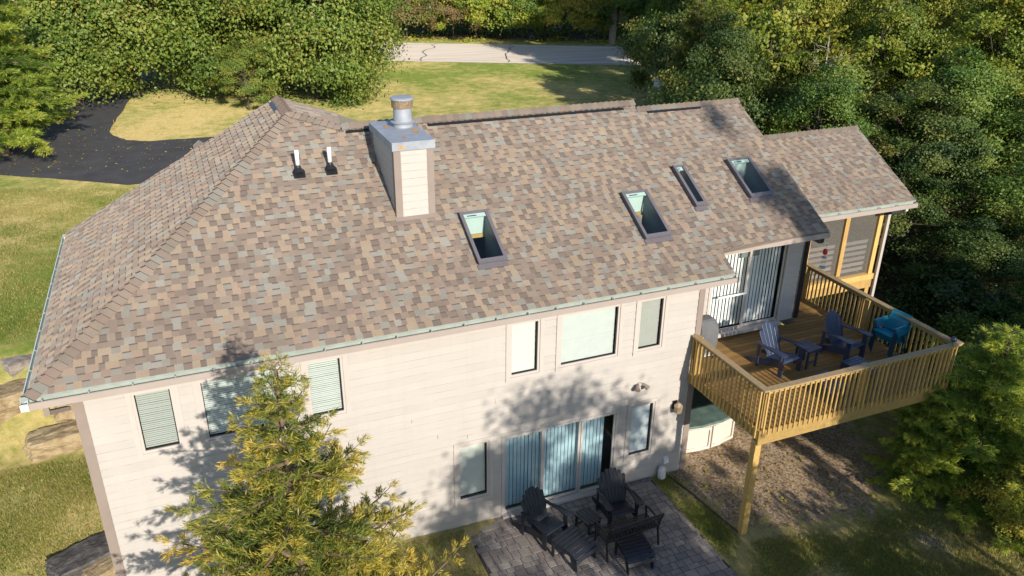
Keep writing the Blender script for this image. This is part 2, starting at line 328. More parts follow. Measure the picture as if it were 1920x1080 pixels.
def sheet(name, outline, m, dz=.004, step=.8, kind='structure', inner=True):
    """flat-lying sheet following the terrain, cut to an outline"""
    import bmesh
    bm = bmesh.new(); vs = [bm.verts.new((x, y, 0)) for x, y in outline]; bm.faces.new(vs)
    x0 = min(p[0] for p in outline); x1 = max(p[0] for p in outline); y0 = min(p[1] for p in outline); y1 = max(p[1] for p in outline)
    for ax, a, b in ((0, x0, x1), (1, y0, y1)):
        k = a+step
        while k < b:
            no = (1,0,0) if ax == 0 else (0,1,0); co = (k,0,0) if ax == 0 else (0,k,0)
            bmesh.ops.bisect_plane(bm, geom=bm.verts[:]+bm.edges[:]+bm.faces[:], plane_co=co, plane_no=no); k += step
    for v in bm.verts: v.co.z = tz(v.co.x, v.co.y)+dz
    bm.normal_update()
    for f in bm.faces:
        if f.normal.z < 0: f.normal_flip()
    me = bpy.data.meshes.new(name); bm.to_mesh(me); bm.free(); me.materials.append(m)
    o = bpy.data.objects.new(name, me); COL.objects.link(o); return tag(o, kind=kind)
def asphalt_mat():
    m, n, b = mat('fresh_asphalt'); co = objco(n); a = noise(n, 1.2, 4, .6, co); g = noise(n, 60, 3, .8, co)
    c = ramp(n, a.outputs[0], [(.3, (.060,.057,.060)), (.7, (.088,.083,.083))]); gg = ramp(n, g.outputs[0], [(.3, (.7,.7,.7)), (.75, (1.4,1.4,1.4))])
    n.links.new(mix(n, c.outputs[0], gg.outputs[0], 1., 'MULTIPLY'), b.inputs['Base Color']); b.inputs['Roughness'].default_value = .85; bump(n, b, g.outputs[0], .5, .01); return m
def jag(pts, n=12, amp=.12):
    out = []
    for i, p in enumerate(pts):
        q = pts[(i+1) % len(pts)]
        for k in range(n):
            t = k/n; out.append((p[0]+(q[0]-p[0])*t+random.uniform(-amp, amp), p[1]+(q[1]-p[1])*t+random.uniform(-amp, amp)))
    return out
DRIVE = [(8.2,20.4),(8.2,27.2),(3.4,27.3),(.9,27.4),(-.1,28.0),(-.75,29.2),(-.9,30.6),(-.6,33),(-.1,37.5),(1.0,45),(1.8,52.7),(-3.2,55),(-4.4,46),(-6,39),(-9,33),(-16,30.5),(-26,30),(-26,25.5),(-12,24.6),(-4.7,23.8),(.1,20.5)]
sheet('driveway', jag(DRIVE, 5, .05), asphalt_mat(), .012, 1.2)
def road_mat():
    m, n, b = mat('worn_road'); co = objco(n); mp = nd(n, 'ShaderNodeMapping'); mp.inputs['Rotation'].default_value = (0, 0, rad(25.2)); mp.inputs['Scale'].default_value = (.12, 1.3, 1)
    n.links.new(co, mp.inputs[0]); a = noise(n, 1.2, 5, .6, mp.outputs[0]); g = noise(n, 14, 4, .7, co)
    c = ramp(n, a.outputs[0], [(.3, (.345,.30,.245)), (.5, (.41,.36,.30)), (.7, (.465,.41,.345))]); gg = ramp(n, g.outputs[0], [(.3, (.9,.9,.9)), (.7, (1.08,1.08,1.08))])
    n.links.new(mix(n, c.outputs[0], gg.outputs[0], 1., 'MULTIPLY'), b.inputs['Base Color']); b.inputs['Roughness'].default_value = .95; b.inputs['Specular IOR Level'].default_value = .05; b.inputs['Diffuse Roughness'].default_value = 1.; return m
rd = Vector((.905,-.425)); rn = Vector((.425,.905))
def rp(t, o): p = rd*t+rn*o; return (p.x, p.y)
sheet('road', [rp(-120,48.9),rp(150,48.9),rp(150,58.2),rp(-120,58.2)], road_mat(), .02, 6)
M_line = simple('white_road_paint', (.62,.60,.55), .8, .12, 2)
for o_ in (49.75, 57.4): sheet('road_edge_line', [rp(-120,o_),rp(150,o_),rp(150,o_+.14),rp(-120,o_+.14)], M_line, .026, 8)
M_yel = simple('yellow_road_paint', (.50,.36,.10), .8, .15, 2)
M_crack = simple('road_crack_tar', (.09,.08,.07), .9, .2, 3)
for t0 in (-2.0, 4.4):
    pts = [(t0+random.uniform(-.25,.25)+(.12*math.sin(k*.9)), 49.2+k*.8) for k in range(12)]
    mbk = MB()
    for a, b in zip(pts, pts[1:]):
        p, q = rp(a[0]-.05, a[1]), rp(a[0]+.05, a[1]); p2, q2 = rp(b[0]-.05, b[1]), rp(b[0]+.05, b[1])
        mbk.face([(*v, tz(*v)+.024) for v in (p, q, q2, p2)])
    tag(mbk.build('road_crack', M_crack), kind='structure')
# ---------------------------------------------------------------- patio
def paver_mat():
    m, n, b = mat('paver'); co = objco(n)
    r = ramp(n, attr(n, 'rnd').outputs['Fac'], [(0, (.19,.165,.15)), (.4, (.225,.195,.178)), (.75, (.26,.23,.205)), (1, (.30,.265,.235))]); g = noise(n, 9, 6, .7, co)
    gg = ramp(n, g.outputs[0], [(.3, (.75,.75,.75)), (.7, (1.15,1.13,1.1))]); n.links.new(mix(n, r.outputs[0], gg.outputs[0], 1., 'MULTIPLY'), b.inputs['Base Color']); b.inputs['Roughness'].default_value = .85; bump(n, b, g.outputs[0], .3, .01); return m
M_pav = paver_mat(); M_joint = simple('paver_joint', (.055,.048,.038), .95, .3, 20)
pv = MB(); y = -.02
while y > -6.2:
    h = random.choice([.13,.18,.18,.24]); x = 6.66+random.uniform(-.05,.05)
    while x < 11.22:
        w = random.choice([.13,.18,.18,.24,.27]); z = random.uniform(.030,.037)
        if x+w > 11.27: w = 11.27-x
        if w > .05: pv.obox((x+w/2, y-h/2, z/2), (1,0,0), (0,1,0), (random.uniform(-.004,.004), random.uniform(-.004,.004), 1), w/2-.006, h/2-.006, z/2)
        x += w
    y -= h
pv.box((6.63,-6.25,0), (11.28,-.015,.022), 1); tag(pv.build('patio', [M_pav, M_joint], bev=.006), kind='structure')

# ---------------------------------------------------------------- house
P_ = .5783; OV = .613; ZE = 5.208
def rz(y): return ZE+P_*(y+OV)
house = empty('house', (0,0,0), 0, 'cream sided house under a brown and tan shingled hip roof', 'house')
# shingle planes --------------------------------------------------
RB = MB()
def shingles(O, U, Vv, iv, vmax, holes=(), row=.135, v0=0.0):
    """O origin, U along the eave, Vv up the slope, iv(v)->(u0,u1), holes (u0,u1,v0,v1)"""
    O = Vector(O); U = Vector(U).normalized(); Vv = Vector(Vv).normalized(); N = U.cross(Vv).normalized()
    if N.z < 0: N = -N
    P = lambda u, v, h: O+U*u+Vv*v+N*h
    v = v0
    while v < vmax-.01:
        va, vb = v, min(v+row, vmax); a0, a1 = iv(va); b0, b1 = iv(vb); lo = min(a0, b0); hi = max(a1, b1)
        cuts = [(lo, hi)]
        for (h0, h1, g0, g1) in holes:
            if vb > g0+.03 and va < g1-.03:
                nc = []
                for c0, c1 in cuts:
                    if h1 <= c0 or h0 >= c1: nc.append((c0, c1)); continue
                    if h0 > c0: nc.append((c0, h0))
                    if h1 < c1: nc.append((h1, c1))
                cuts = nc
        for c0, c1 in cuts:
            k0 = lambda u, s: min(max(u, (a0, b0)[s]), (a1, b1)[s])
            u = c0 - random.uniform(0, .2); tab = random.random() < .5
            while u < c1:
                w = random.choice([.105,.125,.14,.165,.20]) if tab else random.choice([.095,.115,.135,.16])
                p0, p1 = max(u, c0), min(u+w, c1)
                if p1 > p0+1e-4:
                    q = random.choice([.04,.12,.21,.21,.29,.38,.54,.54,.63,.71,.79,.88]) if tab else random.choice([.04,.12,.12,.46,.46,.29,.38,.71,.79,.96,.63])
                    la, lb, ua, ub = k0(p0,0), k0(p1,0), k0(p0,1), k0(p1,1)
                    if lb-la > 1e-4 or ub-ua > 1e-4:
                        h = (.020 if tab else .011); hb = .007
                        RB.face([P(la,va,h), P(lb,va,h), P(ub,vb+.012,hb), P(ua,vb+.012,hb)], 0, q)
                        RB.face([P(la,va,-.004), P(lb,va,-.004), P(lb,va,h), P(la,va,h)], 0, q)
                        if tab:
                            RB.face([P(la,va,0), P(la,va,h), P(ua,vb,hb)], 0, q); RB.face([P(lb,va,h), P(lb,va,0), P(ub,vb,hb)], 0, q)
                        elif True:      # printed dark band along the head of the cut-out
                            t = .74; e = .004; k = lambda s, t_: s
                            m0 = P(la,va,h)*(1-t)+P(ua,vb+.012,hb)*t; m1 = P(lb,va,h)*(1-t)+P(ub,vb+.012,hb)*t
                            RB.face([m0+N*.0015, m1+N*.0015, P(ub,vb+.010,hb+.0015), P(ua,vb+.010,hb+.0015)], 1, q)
                u += w; tab = not tab
        v += row
sl = math.sqrt(1+P_*P_)
EV = .10                                                   # shingle edge sits this far inside the gutter lip
def yv(v): return -OV+v/sl
vb0 = EV*sl
SKY = [(7.21,.50,1.62),(10.93,.50,1.62)]; SKYW = [.57,.60]
SKY2 = [(12.53,1.08,2.13),(14.02,1.11,2.14)]; SKYW2 = [.26,.61]
skl = [(x, w, a, b) for (x, a, b), w in zip(SKY+SKY2, SKYW+SKYW2)]
def hv(y): return (y+OV)*sl
holes = [(x+.04, x+w-.04, hv(a)+.05, hv(b)-.05) for x, w, a, b in skl]
AX, AY, AZ = 4.4403, 4.5313, rz(4.5313)
YR1, YR2 = 4.052, 3.887
def iv_main(v):
    y = yv(v)
    left = -OV+(y+OV)*(AX+OV)/(AY+OV)
    right = 12.56 if y < YR1 else 12.56
    if y < .03: right = 12.565
    elif y < YR2: right = 15.527
    else: right = 12.553
    if y > YR1: right = 5.4416-(y-YR1)/(AY-YR1)*(5.4416-AX)
    return left, right
O0 = (0, -OV, ZE)
iv_clean = lambda v: iv_main(v)
shingles(O0, (1,0,0), (0,1,P_), iv_clean, hv(AY), holes, v0=vb0)
# left slope (faces -x), slanted far rake
PL = (AZ-ZE)/(AX+OV); sL = math.sqrt(1+PL*PL)
def iv_left(v):
    x = -OV+v/sL; t = (x+OV)/(AX+OV); return -OV+t*(AY+OV), 7.15+t*(6.38-7.15)
shingles((-OV, 0, ZE), (0,1,0), (1,0,PL), iv_left, (AX+OV)*sL, v0=.1*sL)
# right little slope from the cross ridge down to the main ridge
RB.face([(AX,AY,AZ),(5.4416,YR1,rz(YR1)),(5.75,6.15,rz(YR1)-.16),(AX,6.38,AZ)], 0, .15)
e1 = Vector((5.4416-AX, YR1-AY, rz(YR1)-AZ)); 
# small strips of shingles on that slope
for i in range(9):
    for j in range(12):
        t0, t1 = i/9, (i+1)/9; s0, s1 = j/12, (j+1)/12
        def q_(s, t, h):
            a = Vector((AX,AY,AZ)).lerp(Vector((AX,6.38,AZ)), s); b = Vector((5.4416,YR1,rz(YR1))).lerp(Vector((5.75,6.15,rz(YR1)-.16)), s); p = a.lerp(b, t); p.z += h; return p
        RB.face([q_(s0,t0,.006), q_(s1,t0,.006), q_(s1,t1,.02), q_(s0,t1,.02)], 0, random.random())
# front slopes (turned away from the camera) and closing faces
def fr(x0, x1, yr, zr_, ye): RB.face([(x0,yr,zr_),(x1,yr,zr_),(x1,ye,zr_-P_*(ye-yr)),(x0,ye,zr_-P_*(ye-yr))], 0, .3)
fr(5.4, 12.553, YR1, rz(YR1), 8.6); fr(12.553, 15.527, YR2, rz(YR2), 8.3)
RB.face([(AX,6.38,AZ-.01),(5.75,6.15,rz(YR1)-.17),(8.5,6.2,rz(YR1)-1.3),(8.5,6.2,4.9),(-.5,7.1,4.9),(-.6,7.14,5.19)], 0, .3)
# porch roof, set lower and further back
PY0, PZ0, PX0, PX1, PYR = 1.75, 5.18, 16.86, 20.16, 4.32
PP = .568; sP = math.sqrt(1+PP*PP)
shingles((0, PY0, PZ0), (1,0,0), (0,1,PP), lambda v: (15.527 if PY0+v/sP > 3.0 else 15.9, PX1), (PYR-PY0)*sP, v0=.10*sP)
pzr = PZ0+PP*(PYR-PY0); RB.face([(15.6,PYR,pzr),(PX1,PYR,pzr),(PX1,PYR+3.4,pzr-PP*3.4),(15.6,PYR+3.4,pzr-PP*3.4)], 0, .3)
# under-sheathing (soffit side) so that the roof has thickness
def under(pts, d=.035): RB.face([(p[0], p[1], p[2]-d) for p in pts], 1, .1)
under([(12.0,-.5,rz(-.5)),(12.55,-.5,rz(-.5)),(12.55,YR1,rz(YR1)),(12.0,YR1,rz(YR1))])
under([(15.0,.12,rz(.12)),(15.52,.12,rz(.12)),(15.52,YR2,rz(YR2)),(15.0,YR2,rz(YR2))])
under([(15.95,PY0+.1,PZ0+.06),(PX1-.01,PY0+.1,PZ0+.06),(PX1-.01,PYR,pzr),(15.95,PYR,pzr)])
roof = RB.build('roof', [M_sh, M_shd], house)
# hip and ridge caps -----------------------------------------------
def caps(name, a, b, nl, nr, w=.15, step=.145, lift=.012):
    a = Vector(a); b = Vector(b); d = b-a; L = d.length; d.normalize(); mb = MB(); k = int(L/step)
    sl_ = Vector(nl).normalized(); sr_ = Vector(nr).normalized()       # directions down each side
    up = (-(sl_+sr_)).normalized()
    for i in range(k+1):
        s0 = i*step; s1 = min(s0+step+.03, L+.02); q = random.choice([.04,.12,.38,.38,.71,.79,.96,.29])
        prof0 = [sl_*w, sl_*w*.35+up*.012, up*.030, sr_*w*.35+up*.012, sr_*w]
        def row(s, h): return [a+d*s+p+up*h for p in prof0]
        r0 = row(s0, lift+.030); r1 = row(s1, lift)
        for j in range(4): mb.face([r0[j], r0[j+1], r1[j+1], r1[j]], 0, q)
        rb_ = row(s0, -.012)
        for j in range(4): mb.face([rb_[j], rb_[j+1], r0[j+1], r0[j]], 1, q)
    return mb.build(name, [M_sh, M_shd], roof, smooth=False)
dn = Vector((0,-1,-P_)); dl = Vector((-1,0,-PL)); dr = Vector((1,0,-.4)); df = Vector((0,1,-P_))
hipd = Vector((AX+OV, AY+OV, AZ-ZE)).normalized()
def perp(v, d): v = Vector(v); d = Vector(d).normalized(); return v-d*v.dot(d)
ha = Vector((-OV+.10, -OV+.10, ZE+.058))
Nb_, Nl_ = Vector((0,-P_,1)), Vector((-PL,0,1)); lg_b = Nb_.cross(hipd); lg_l = Nl_.cross(hipd)
if lg_b.x < 0: lg_b = -lg_b
if lg_l.x > 0: lg_l = -lg_l
caps('hip_cap', ha, (AX,AY,AZ), lg_l, lg_b, .17)
caps('ridge_cap', (AX,AY-.02,AZ), (AX,6.38,AZ), dl, dr, .15)
hr = Vector((5.4416,YR1,rz(YR1))); hd = (Vector((AX,AY,AZ))-hr).normalized(); caps('hip_cap', hr, (AX,AY,AZ), perp((-.6,-1,-.45), hd), perp((1,.3,-.2), hd), .14)
caps('ridge_cap', (12.553,YR1,rz(YR1)+.045), (5.45,YR1,rz(YR1)+.045), dn, df, .16, .145)
caps('ridge_cap', (15.527,YR2,rz(YR2)), (12.56,YR2,rz(YR2)), dn, df, .14, .145, .02)
caps('ridge_cap', (PX1,PYR,pzr), (15.7,PYR,pzr), dn, df, .13, .145)
for x0, x1, yr, zz in ((5.5,6.3,YR1,rz(YR1)),(7.3,12.2,YR1,rz(YR1)),(12.78,14.3,YR2,rz(YR2))):
    rv = MB(); rv.obox(((x0+x1)/2, yr-.145, zz-.145*P_+.022), (1,0,0), (0,1,P_), (0,-P_,1), (x1-x0)/2, .030, .018); rv.build('ridge_vent', M_blackp, roof)
rv = MB(); rv.obox((AX-.14, 5.75, AZ-.085), (0,1,0), (1,0,PL), (-PL,0,1), .45, .06, .025); rv.build('ridge_vent', M_blackp, roof); rv = MB(); rv.obox((AX+.16, 5.7, AZ-.07), (0,1,0), (1,0,-.35), (.35,0,1), .25, .05, .02); rv.build('ridge_vent', M_blackp, roof)
# small front gable peeping over the left rake
fg = MB(); gx_, gy_ = 2.66, 8.0; gzp = 6.89
fg.prism([(gx_,gy_-.9,gzp-.05),(gx_-.9,gy_-.9,gzp-.72),(gx_+.9,gy_-.9,gzp-.72)],(0,1.0,0),0,.2)
for i in range(7):
    yy = gy_-.9+i*.15; fg.face([(gx_-.15,yy,gzp-.09),(gx_,yy,gzp+.03),(gx_,yy+.16,gzp+.015),(gx_-.15,yy+.16,gzp-.105)],0,None); fg.face([(gx_,yy,gzp+.03),(gx_+.15,yy,gzp-.08),(gx_+.15,yy+.16,gzp-.095),(gx_,yy+.16,gzp+.015)],0,None)
fg.build('front_gable', [M_sh, M_shd], house)

# walls with lap siding -------------------------------------------
def lap(mb, x0, x1, z0, z1, openings, axis='x', pos=0., sgn=-1, course=.165, tilt=.017):
    zs = sorted({z0, z1} | {z0+k*course for k in range(1, int((z1-z0)/course)+1)} | {o[2] for o in openings if z0 < o[2] < z1} | {o[3] for o in openings if z0 < o[3] < z1})
    for za, zb in zip(zs, zs[1:]):
        if zb-za < 1e-4: continue
        k = math.floor((za-z0+1e-5)/course); c0 = z0+k*course
        cuts = [(x0, x1)]
        for (a, b, c, d) in openings:
            if c < (za+zb)/2 < d:
                nc = []
                for p, q in cuts:
                    if b <= p or a >= q: nc.append((p, q)); continue
                    if a > p: nc.append((p, a))
                    if b < q: nc.append((b, q))
                cuts = nc
        oa = tilt*(1-(za-c0)/course); ob = tilt*(1-min(1,(zb-c0)/course))
        for p, q in cuts:
            def pt(u, z, off): return (u, pos+sgn*off, z) if axis == 'x' else (pos+sgn*off, u, z)
            mb.face([pt(p,za,oa), pt(q,za,oa), pt(q,zb,ob), pt(p,zb,ob)])
            if abs(za-c0) < 1e-4: mb.face([pt(p,za,0), pt(q,za,0), pt(q,za,oa), pt(p,za,oa)], 1); mb.face([pt(p,za,oa+.0012), pt(q,za,oa+.0012), pt(q,za+.008,oa+.0006), pt(p,za+.008,oa+.0006)], 1)  # thin front strip draws the lap shadow in darker colour
WIN = [(.835,1.48,3.52,4.74),(1.885,3.27,3.52,4.74),(3.70,4.363,3.52,4.74),(7.67,8.325,3.535,4.758),(8.775,10.15,3.535,4.758),(10.615,11.243,3.535,4.758),(6.53,7.22,.73,2.14),(10.60,11.23,.76,2.15)]
DOOR = (7.56,10.24,.09,2.08)
wl = MB(); lap(wl, .13, 12.09, -.1, 5.10, WIN+[DOOR])
lap(wl, .0, 7.1, -.1, 5.10, [], 'y', 0., -1)                                    # left end wall
lap(wl, 13.2, 15.84, 2.86, 5.55, [(13.24,15.36,2.87,4.95)], 'x', 1.1, -1); lap(wl, 12.2, 16.0, -.1, 2.45, [], 'x', 2.4, -1)
lap(wl, 12.2, 13.2, 2.86, 5.55, [], 'x', 1.1, -1)
wl.face([(12.2,.0,-.1),(12.2,2.4,-.1),(12.2,2.4,5.1),(12.2,.0,5.1)]); wl.face([(15.95,1.1,2.5),(15.95,7.5,2.5),(15.95,7.5,5.6),(15.95,1.1,5.6)])
wl.face([(0,7.1,-.1),(12.2,7.1,-.1),(12.2,7.1,5.1),(0,7.1,5.1)]); wl.face([(12.2,7.5,-.1),(15.95,7.5,-.1),(15.95,7.5,5.5),(12.2,7.5,5.5)])
wl.face([(12.2,1.11,2.45),(15.95,1.11,2.45),(15.95,2.4,2.45),(12.2,2.4,2.45)])
wl.build('wall', [M_side, M_lap_shade], house)
# dark lining behind the openings
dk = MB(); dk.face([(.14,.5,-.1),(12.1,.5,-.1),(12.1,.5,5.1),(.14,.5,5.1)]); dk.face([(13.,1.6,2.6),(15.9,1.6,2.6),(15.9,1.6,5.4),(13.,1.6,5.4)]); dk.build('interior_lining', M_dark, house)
# siding seams
for px_, zz in ((6.12,2.45),(5.6,2.95),(7.36,3.0),(6.75,2.3)): sm = MB(); sm.box((px_,-.016,zz), (px_+.007,-.005,zz+.10)); sm.build('siding_seam', M_taupe, house)
# corner boards, frieze, fascia, soffit
tr = MB(); tr.box((-.012,-.03,-.1), (.13,.0,5.05)); tr.box((-.03,-.03,-.1), (-.012,.14,5.05)); tr.build('corner_board', M_taupe, house)
tr = MB(); tr.box((12.09,-.03,-.1), (12.215,.0,5.05)); tr.box((12.215,-.03,-.1), (12.235,.12,5.05)); tr.build('corner_board', M_taupe, house)
tr = MB(); tr.box((15.84,1.07,2.86), (15.96,1.10,5.5)); tr.box((15.96,1.07,2.86), (15.98,1.2,5.5)); tr.build('corner_board', M_taupe, house)
tr = MB(); tr.box((-.49,-.49,5.04), (12.5,-.46,5.24)); tr.box((-.49,-.459,5.04), (-.46,7.1,5.24)); tr.box((-.46,-.46,5.04), (12.5,.0,5.055)); tr.box((-.46,.0,5.04), (.0,7.1,5.055)); 
tr.box((12.30,.15,5.41), (15.46,.18,5.60)); tr.box((12.30,.18,5.41), (15.46,1.1,5.425)); tr.box((16.0,1.87,5.02), (20.08,1.90,5.21)); tr.box((16.0,1.90,5.02), (20.08,2.3,5.035)); tr.build('fascia', M_taupe, house)
# rake boards
def rake(mb, x, ya, za, yb, zb, h=.16, t=.03):
    mb.prism([(x,ya,za),(x,yb,zb),(x,yb,zb-h),(x,ya,za-h)], (t,0,0))
for a_ in ((12.53, -.5, rz(-.5)-.03, .05, rz(.05)-.03), (15.5, .12, rz(.12)-.03, YR2, rz(YR2)-.03), (PX1-.03, PY0+.1, PZ0+.03, PYR, pzr-.03)): rk = MB(); rake(rk, *a_); rk.build('rake_board', M_taupe, house)
# gutters: open trough with hangers
def gutter(name, a, b, out, hang=.62, endcap=True):
    a = Vector(a); b = Vector(b); o = Vector(out); d = (b-a); L = d.length; d.normalize(); mb = MB(); wd, hg = .112, .118; z = Vector((0,0,1)); c = (a+b)/2
    # a,b on the outer lip; back is -out
    mb.obox(c-z*hg/2-o*.004, d, o, z, L/2, .004, hg/2, 1)                      # front face
    mb.obox(c-o*.008+z*.002, d, o, z, L/2, .008, .004, 1)                        # rolled lip
    mb.obox(c-o*(.012+wd/2)-z*(hg-.004), d, o, z, L/2, (wd/2)-.006, .004, 2)    # floor
    mb.obox(c-o*(wd+.006)-z*(hg*.32), d, o, z, L/2, .004, hg*.68, 0)           # back, rising to the drip edge
    mb.obox(c-o*(wd-.012)+z*(.052), d, (o*1-z*.5), (z*1+o*.5), L/2, .030, .003, 0)  # drip edge flashing
    if endcap:
        for e in (a, b): mb.obox(e-o*(wd/2)-z*hg/2, d, o, z, .003, wd/2, hg/2, 1)
    g = mb.build(name, [M_gut_skylit]*3 if out[0] else [M_gut_in, M_gut_out, M_gut_floor], house); s = .3
    while s < L:
        p = a+d*s; k = MB(); k.obox(p-o*wd/2+z*.007, o, d, z, wd/2, .012, .003); k.lathe(p-o*.025+z*.0, [(.012,0),(.014,.018),(.004,.026)], 8); k.build('hanger', M_gut_in, g); s += hang*random.uniform(.93,1.07)
    return g
gutter('gutter', (-.613,-.613,ZE), (12.565,-.613,ZE), (0,-1,0)); gutter('gutter', (-.613,-.613,ZE), (-.613,7.15,ZE), (-1,0,0), .75)
gutter('gutter', (12.5,.03,rz(.03)), (15.53,.03,rz(.03)), (0,-1,0)); gutter('gutter', (16.0,PY0,PZ0), (PX1,PY0,PZ0), (0,-1,0))
# downspouts
ds = MB(); ds.bar((-.30,-.52,5.08),(-.30,-.52,4.92),.085,.07); ds.bar((-.30,-.52,4.95),(-.075,-.08,4.72),.085,.07); ds.build('downspout', M_taupe, house)
ds = MB(); ds.bar((15.35,.08,5.46),(15.35,.08,5.36),.08,.08); ds.bar((15.35,.1,5.37),(15.85,1.0,5.12),.09,.09); ds.bar((15.90,1.03,5.15),(15.90,1.03,2.9),.08,.06); ds.build('downspout', M_blackp, house)
# windows
def window(x0, x1, z0, z1, y=0., blind='h', drop=1.0, tr_=.085, fx=.045, slat=.050, bm=None, sw=.47, tl0=.42):
    fm = MB()
    for a, b in (((x0-tr_,y-.034,z0-tr_),(x0,y,z1+tr_)),((x1,y-.034,z0-tr_),(x1+tr_,y,z1+tr_)),((x0,y-.034,z1),(x1,y,z1+tr_)),((x0,y-.036,z0-tr_),(x1,y,z0))): fm.box(a, b)
    for a, b in (((x0,y-.012,z0),(x0+fx,y+.05,z1)),((x1-fx,y-.012,z0),(x1,y+.05,z1)),((x0+fx,y-.012,z1-fx),(x1-fx,y+.05,z1)),((x0+fx,y-.012,z0),(x1-fx,y+.05,z0+fx))): fm.box(a, b)
    w = fm.build('window', M_ctrim, house)
    gl = MB(); gl.face([(x0+fx,y+.025,z0+fx),(x1-fx,y+.025,z0+fx),(x1-fx,y+.025,z1-fx),(x0+fx,y+.025,z1-fx)]); gl.build('pane', M_glass, w)
    st = MB(); st.box((x0+fx,y+.010,z0+fx),(x1-fx,y+.021,z0+fx+.018)); st.box((x1-fx-.018,y+.010,z0+fx+.018),(x1-fx,y+.021,z1-fx)); st.build('gasket', M_blackp, w)
    bl = MB(); zb = z1-fx-.03; n = int((z1-z0-2*fx)*drop/slat)
    for i in range(n):
        zc = zb-i*slat; tl = random.uniform(-.004,.004)
        bl.obox(((x0+x1)/2, y+.085+tl, zc), (1,0,0), (0,tl0+tl*4,1), (0,-1,tl0), (x1-x0)/2-fx-.012, slat*sw, .0012)
    bl.build('blind', bm or M_blind, w); return w
BL = [simple('blind_shade', c, .5, .04, 5) for c in ((.42,.435,.40),(.56,.59,.57),(.56,.59,.55),(.50,.515,.48),(.46,.48,.45),(.31,.31,.275),(.54,.54,.48),(.50,.54,.56))]
for i, o in enumerate(WIN): window(*o, slat=.040 if i < 3 else .034, sw=.44 if i < 3 else .47, tl0=-.12 if i < 3 else .42, bm=BL[i])
# sliding doors
def slider(x0, x1, z0, z1, y, splits, vm, gm, doors='sliding_door', vw=.082, openx=None, ang=.5, vh=.043):
    fm = MB(); t = .06
    for a, b in (((x0-.05,y-.03,z0),(x0,y+.02,z1+.05)),((x1,y-.03,z0),(x1+.05,y+.02,z1+.05)),((x0,y-.03,z1),(x1,y+.02,z1+.05)),((x0-.05,y-.12,z0-.09),(x1+.05,y+.02,z0-.0))): fm.box(a, b)
    D = fm.build(doors, M_ctrim, house); xs = [x0]+splits+[x1]
    for i in range(len(xs)-1):
        a, b = xs[i], xs[i+1]; off = .035 if i % 2 else .0; pm = MB(); e = .045
        for p, q in (((a+.002,y-.005+off,z0+.003),(a+e,y+.028+off,z1-.003)),((b-e,y-.005+off,z0+.003),(b-.002,y+.028+off,z1-.003)),((a+e,y-.004+off,z1-e),(b-e,y+.027+off,z1-.003)),((a+e,y-.004+off,z0+.003),(b-e,y+.027+off,z0+e+.03))): pm.box(p, q)
        pn = pm.build('door_panel', M_ctrim, D); g = MB(); g.face([(a+e,y+.010+off,z0+e+.03),(b-e,y+.010+off,z0+e+.03),(b-e,y+.010+off,z1-e),(a+e,y+.010+off,z1-e)]); g.build('pane', gm, pn)
    v = MB(); x = x0+.03
    while x < (openx or x1-.04):
        a = ang+random.uniform(-.10,.10); v.obox((x+.03, y+.15, (z0+z1)/2+.02), (math.cos(a),math.sin(a),0), (-math.sin(a),math.cos(a),0), (0,0,1), vh, .0012, (z1-z0)/2-.03); x += vw
    v.build('vertical_blind', vm, D); return D
D1 = slider(DOOR[0], DOOR[1], DOOR[2], DOOR[3], 0., [8.48,9.39], M_vane, M_glassb, openx=10.02, vw=.088, ang=.12, vh=.0405)
D2 = slider(13.24, 15.36, 2.88, 4.95, 1.1, [14.30], M_vanew, M_glass, ang=.20, vw=.098, vh=.043)
sb = MB(); sb.bar((13.45,1.06,3.84),(14.28,1.06,3.84),.03,.04); sb.build('security_bar', M_white, D2)
# chimney ----------------------------------------------------------
cx0, cx1, cy0, cy1, cz1 = 5.96, 6.76, 1.75, 3.55, 8.09
ch = MB(); lap(ch, cx0+.13, cx1-.13, rz(cy0)-.15, cz1-.17, [], 'x', cy0+.012, -1, .155, .010); lap(ch, cy0+.13, cy1-.13, rz(cy0)-.15, cz1-.17, [], 'y', cx0+.012, -1, .155, .010); lap(ch, cy0+.13, cy1-.13, rz(cy0)-.15, cz1-.17, [], 'y', cx1-.012, 1, .155, .010)
ch.box((cx0+.02,cy0+.02,6.0),(cx1-.02,cy1-.02,cz1-.18)); CH = ch.build('chimney', [M_cream, M_lap_shade], house)
cb = MB()
for x, sx in ((cx0,1),(cx1,-1)):
    for y, sy in ((cy0,1),(cy1,-1)):
        zb = min(rz(y)-.1, 7.6); cb.box((x,y,zb),(x+sx*.14,y+sy*.012,cz1-.165)); cb.box((x,y+sy*.012,zb),(x+sx*.012,y+sy*.14,cz1-.165))
cb.build('corner_board', M_taupe, CH)
cc = MB(); cc.box((cx0-.03,cy0-.03,cz1-.165),(cx1+.03,cy1+.03,cz1)); 
cc.prism([(cx0-.035,cy0-.035,cz1-.015),(cx1+.035,cy0-.035,cz1-.015),(cx1+.035,cy1+.035,cz1-.015),(cx0-.035,cy1+.035,cz1-.015)],(0,0,.02)); CC = cc.build('cap', M_metal, CH, bev=.006)
rs = MB()
for (x, y, a) in ((6.16,3.02,.085),(6.62,2.50,.10),(6.28,2.1,.05)):
    rs.face([(x+a*random.uniform(.7,1.2)*math.cos(t)*.8, y+a*1.6*random.uniform(.7,1.2)*math.sin(t), cz1+.008) for t in [k*2*PI/9 for k in range(9)]])
rs.face([(cx0+.1,cy0-.032,cz1-.13),(cx0+.22,cy0-.032,cz1-.12),(cx0+.20,cy0-.032,cz1-.06),(cx0+.08,cy0-.032,cz1-.07)]); rs.build('rust_patch', M_rust, CC)
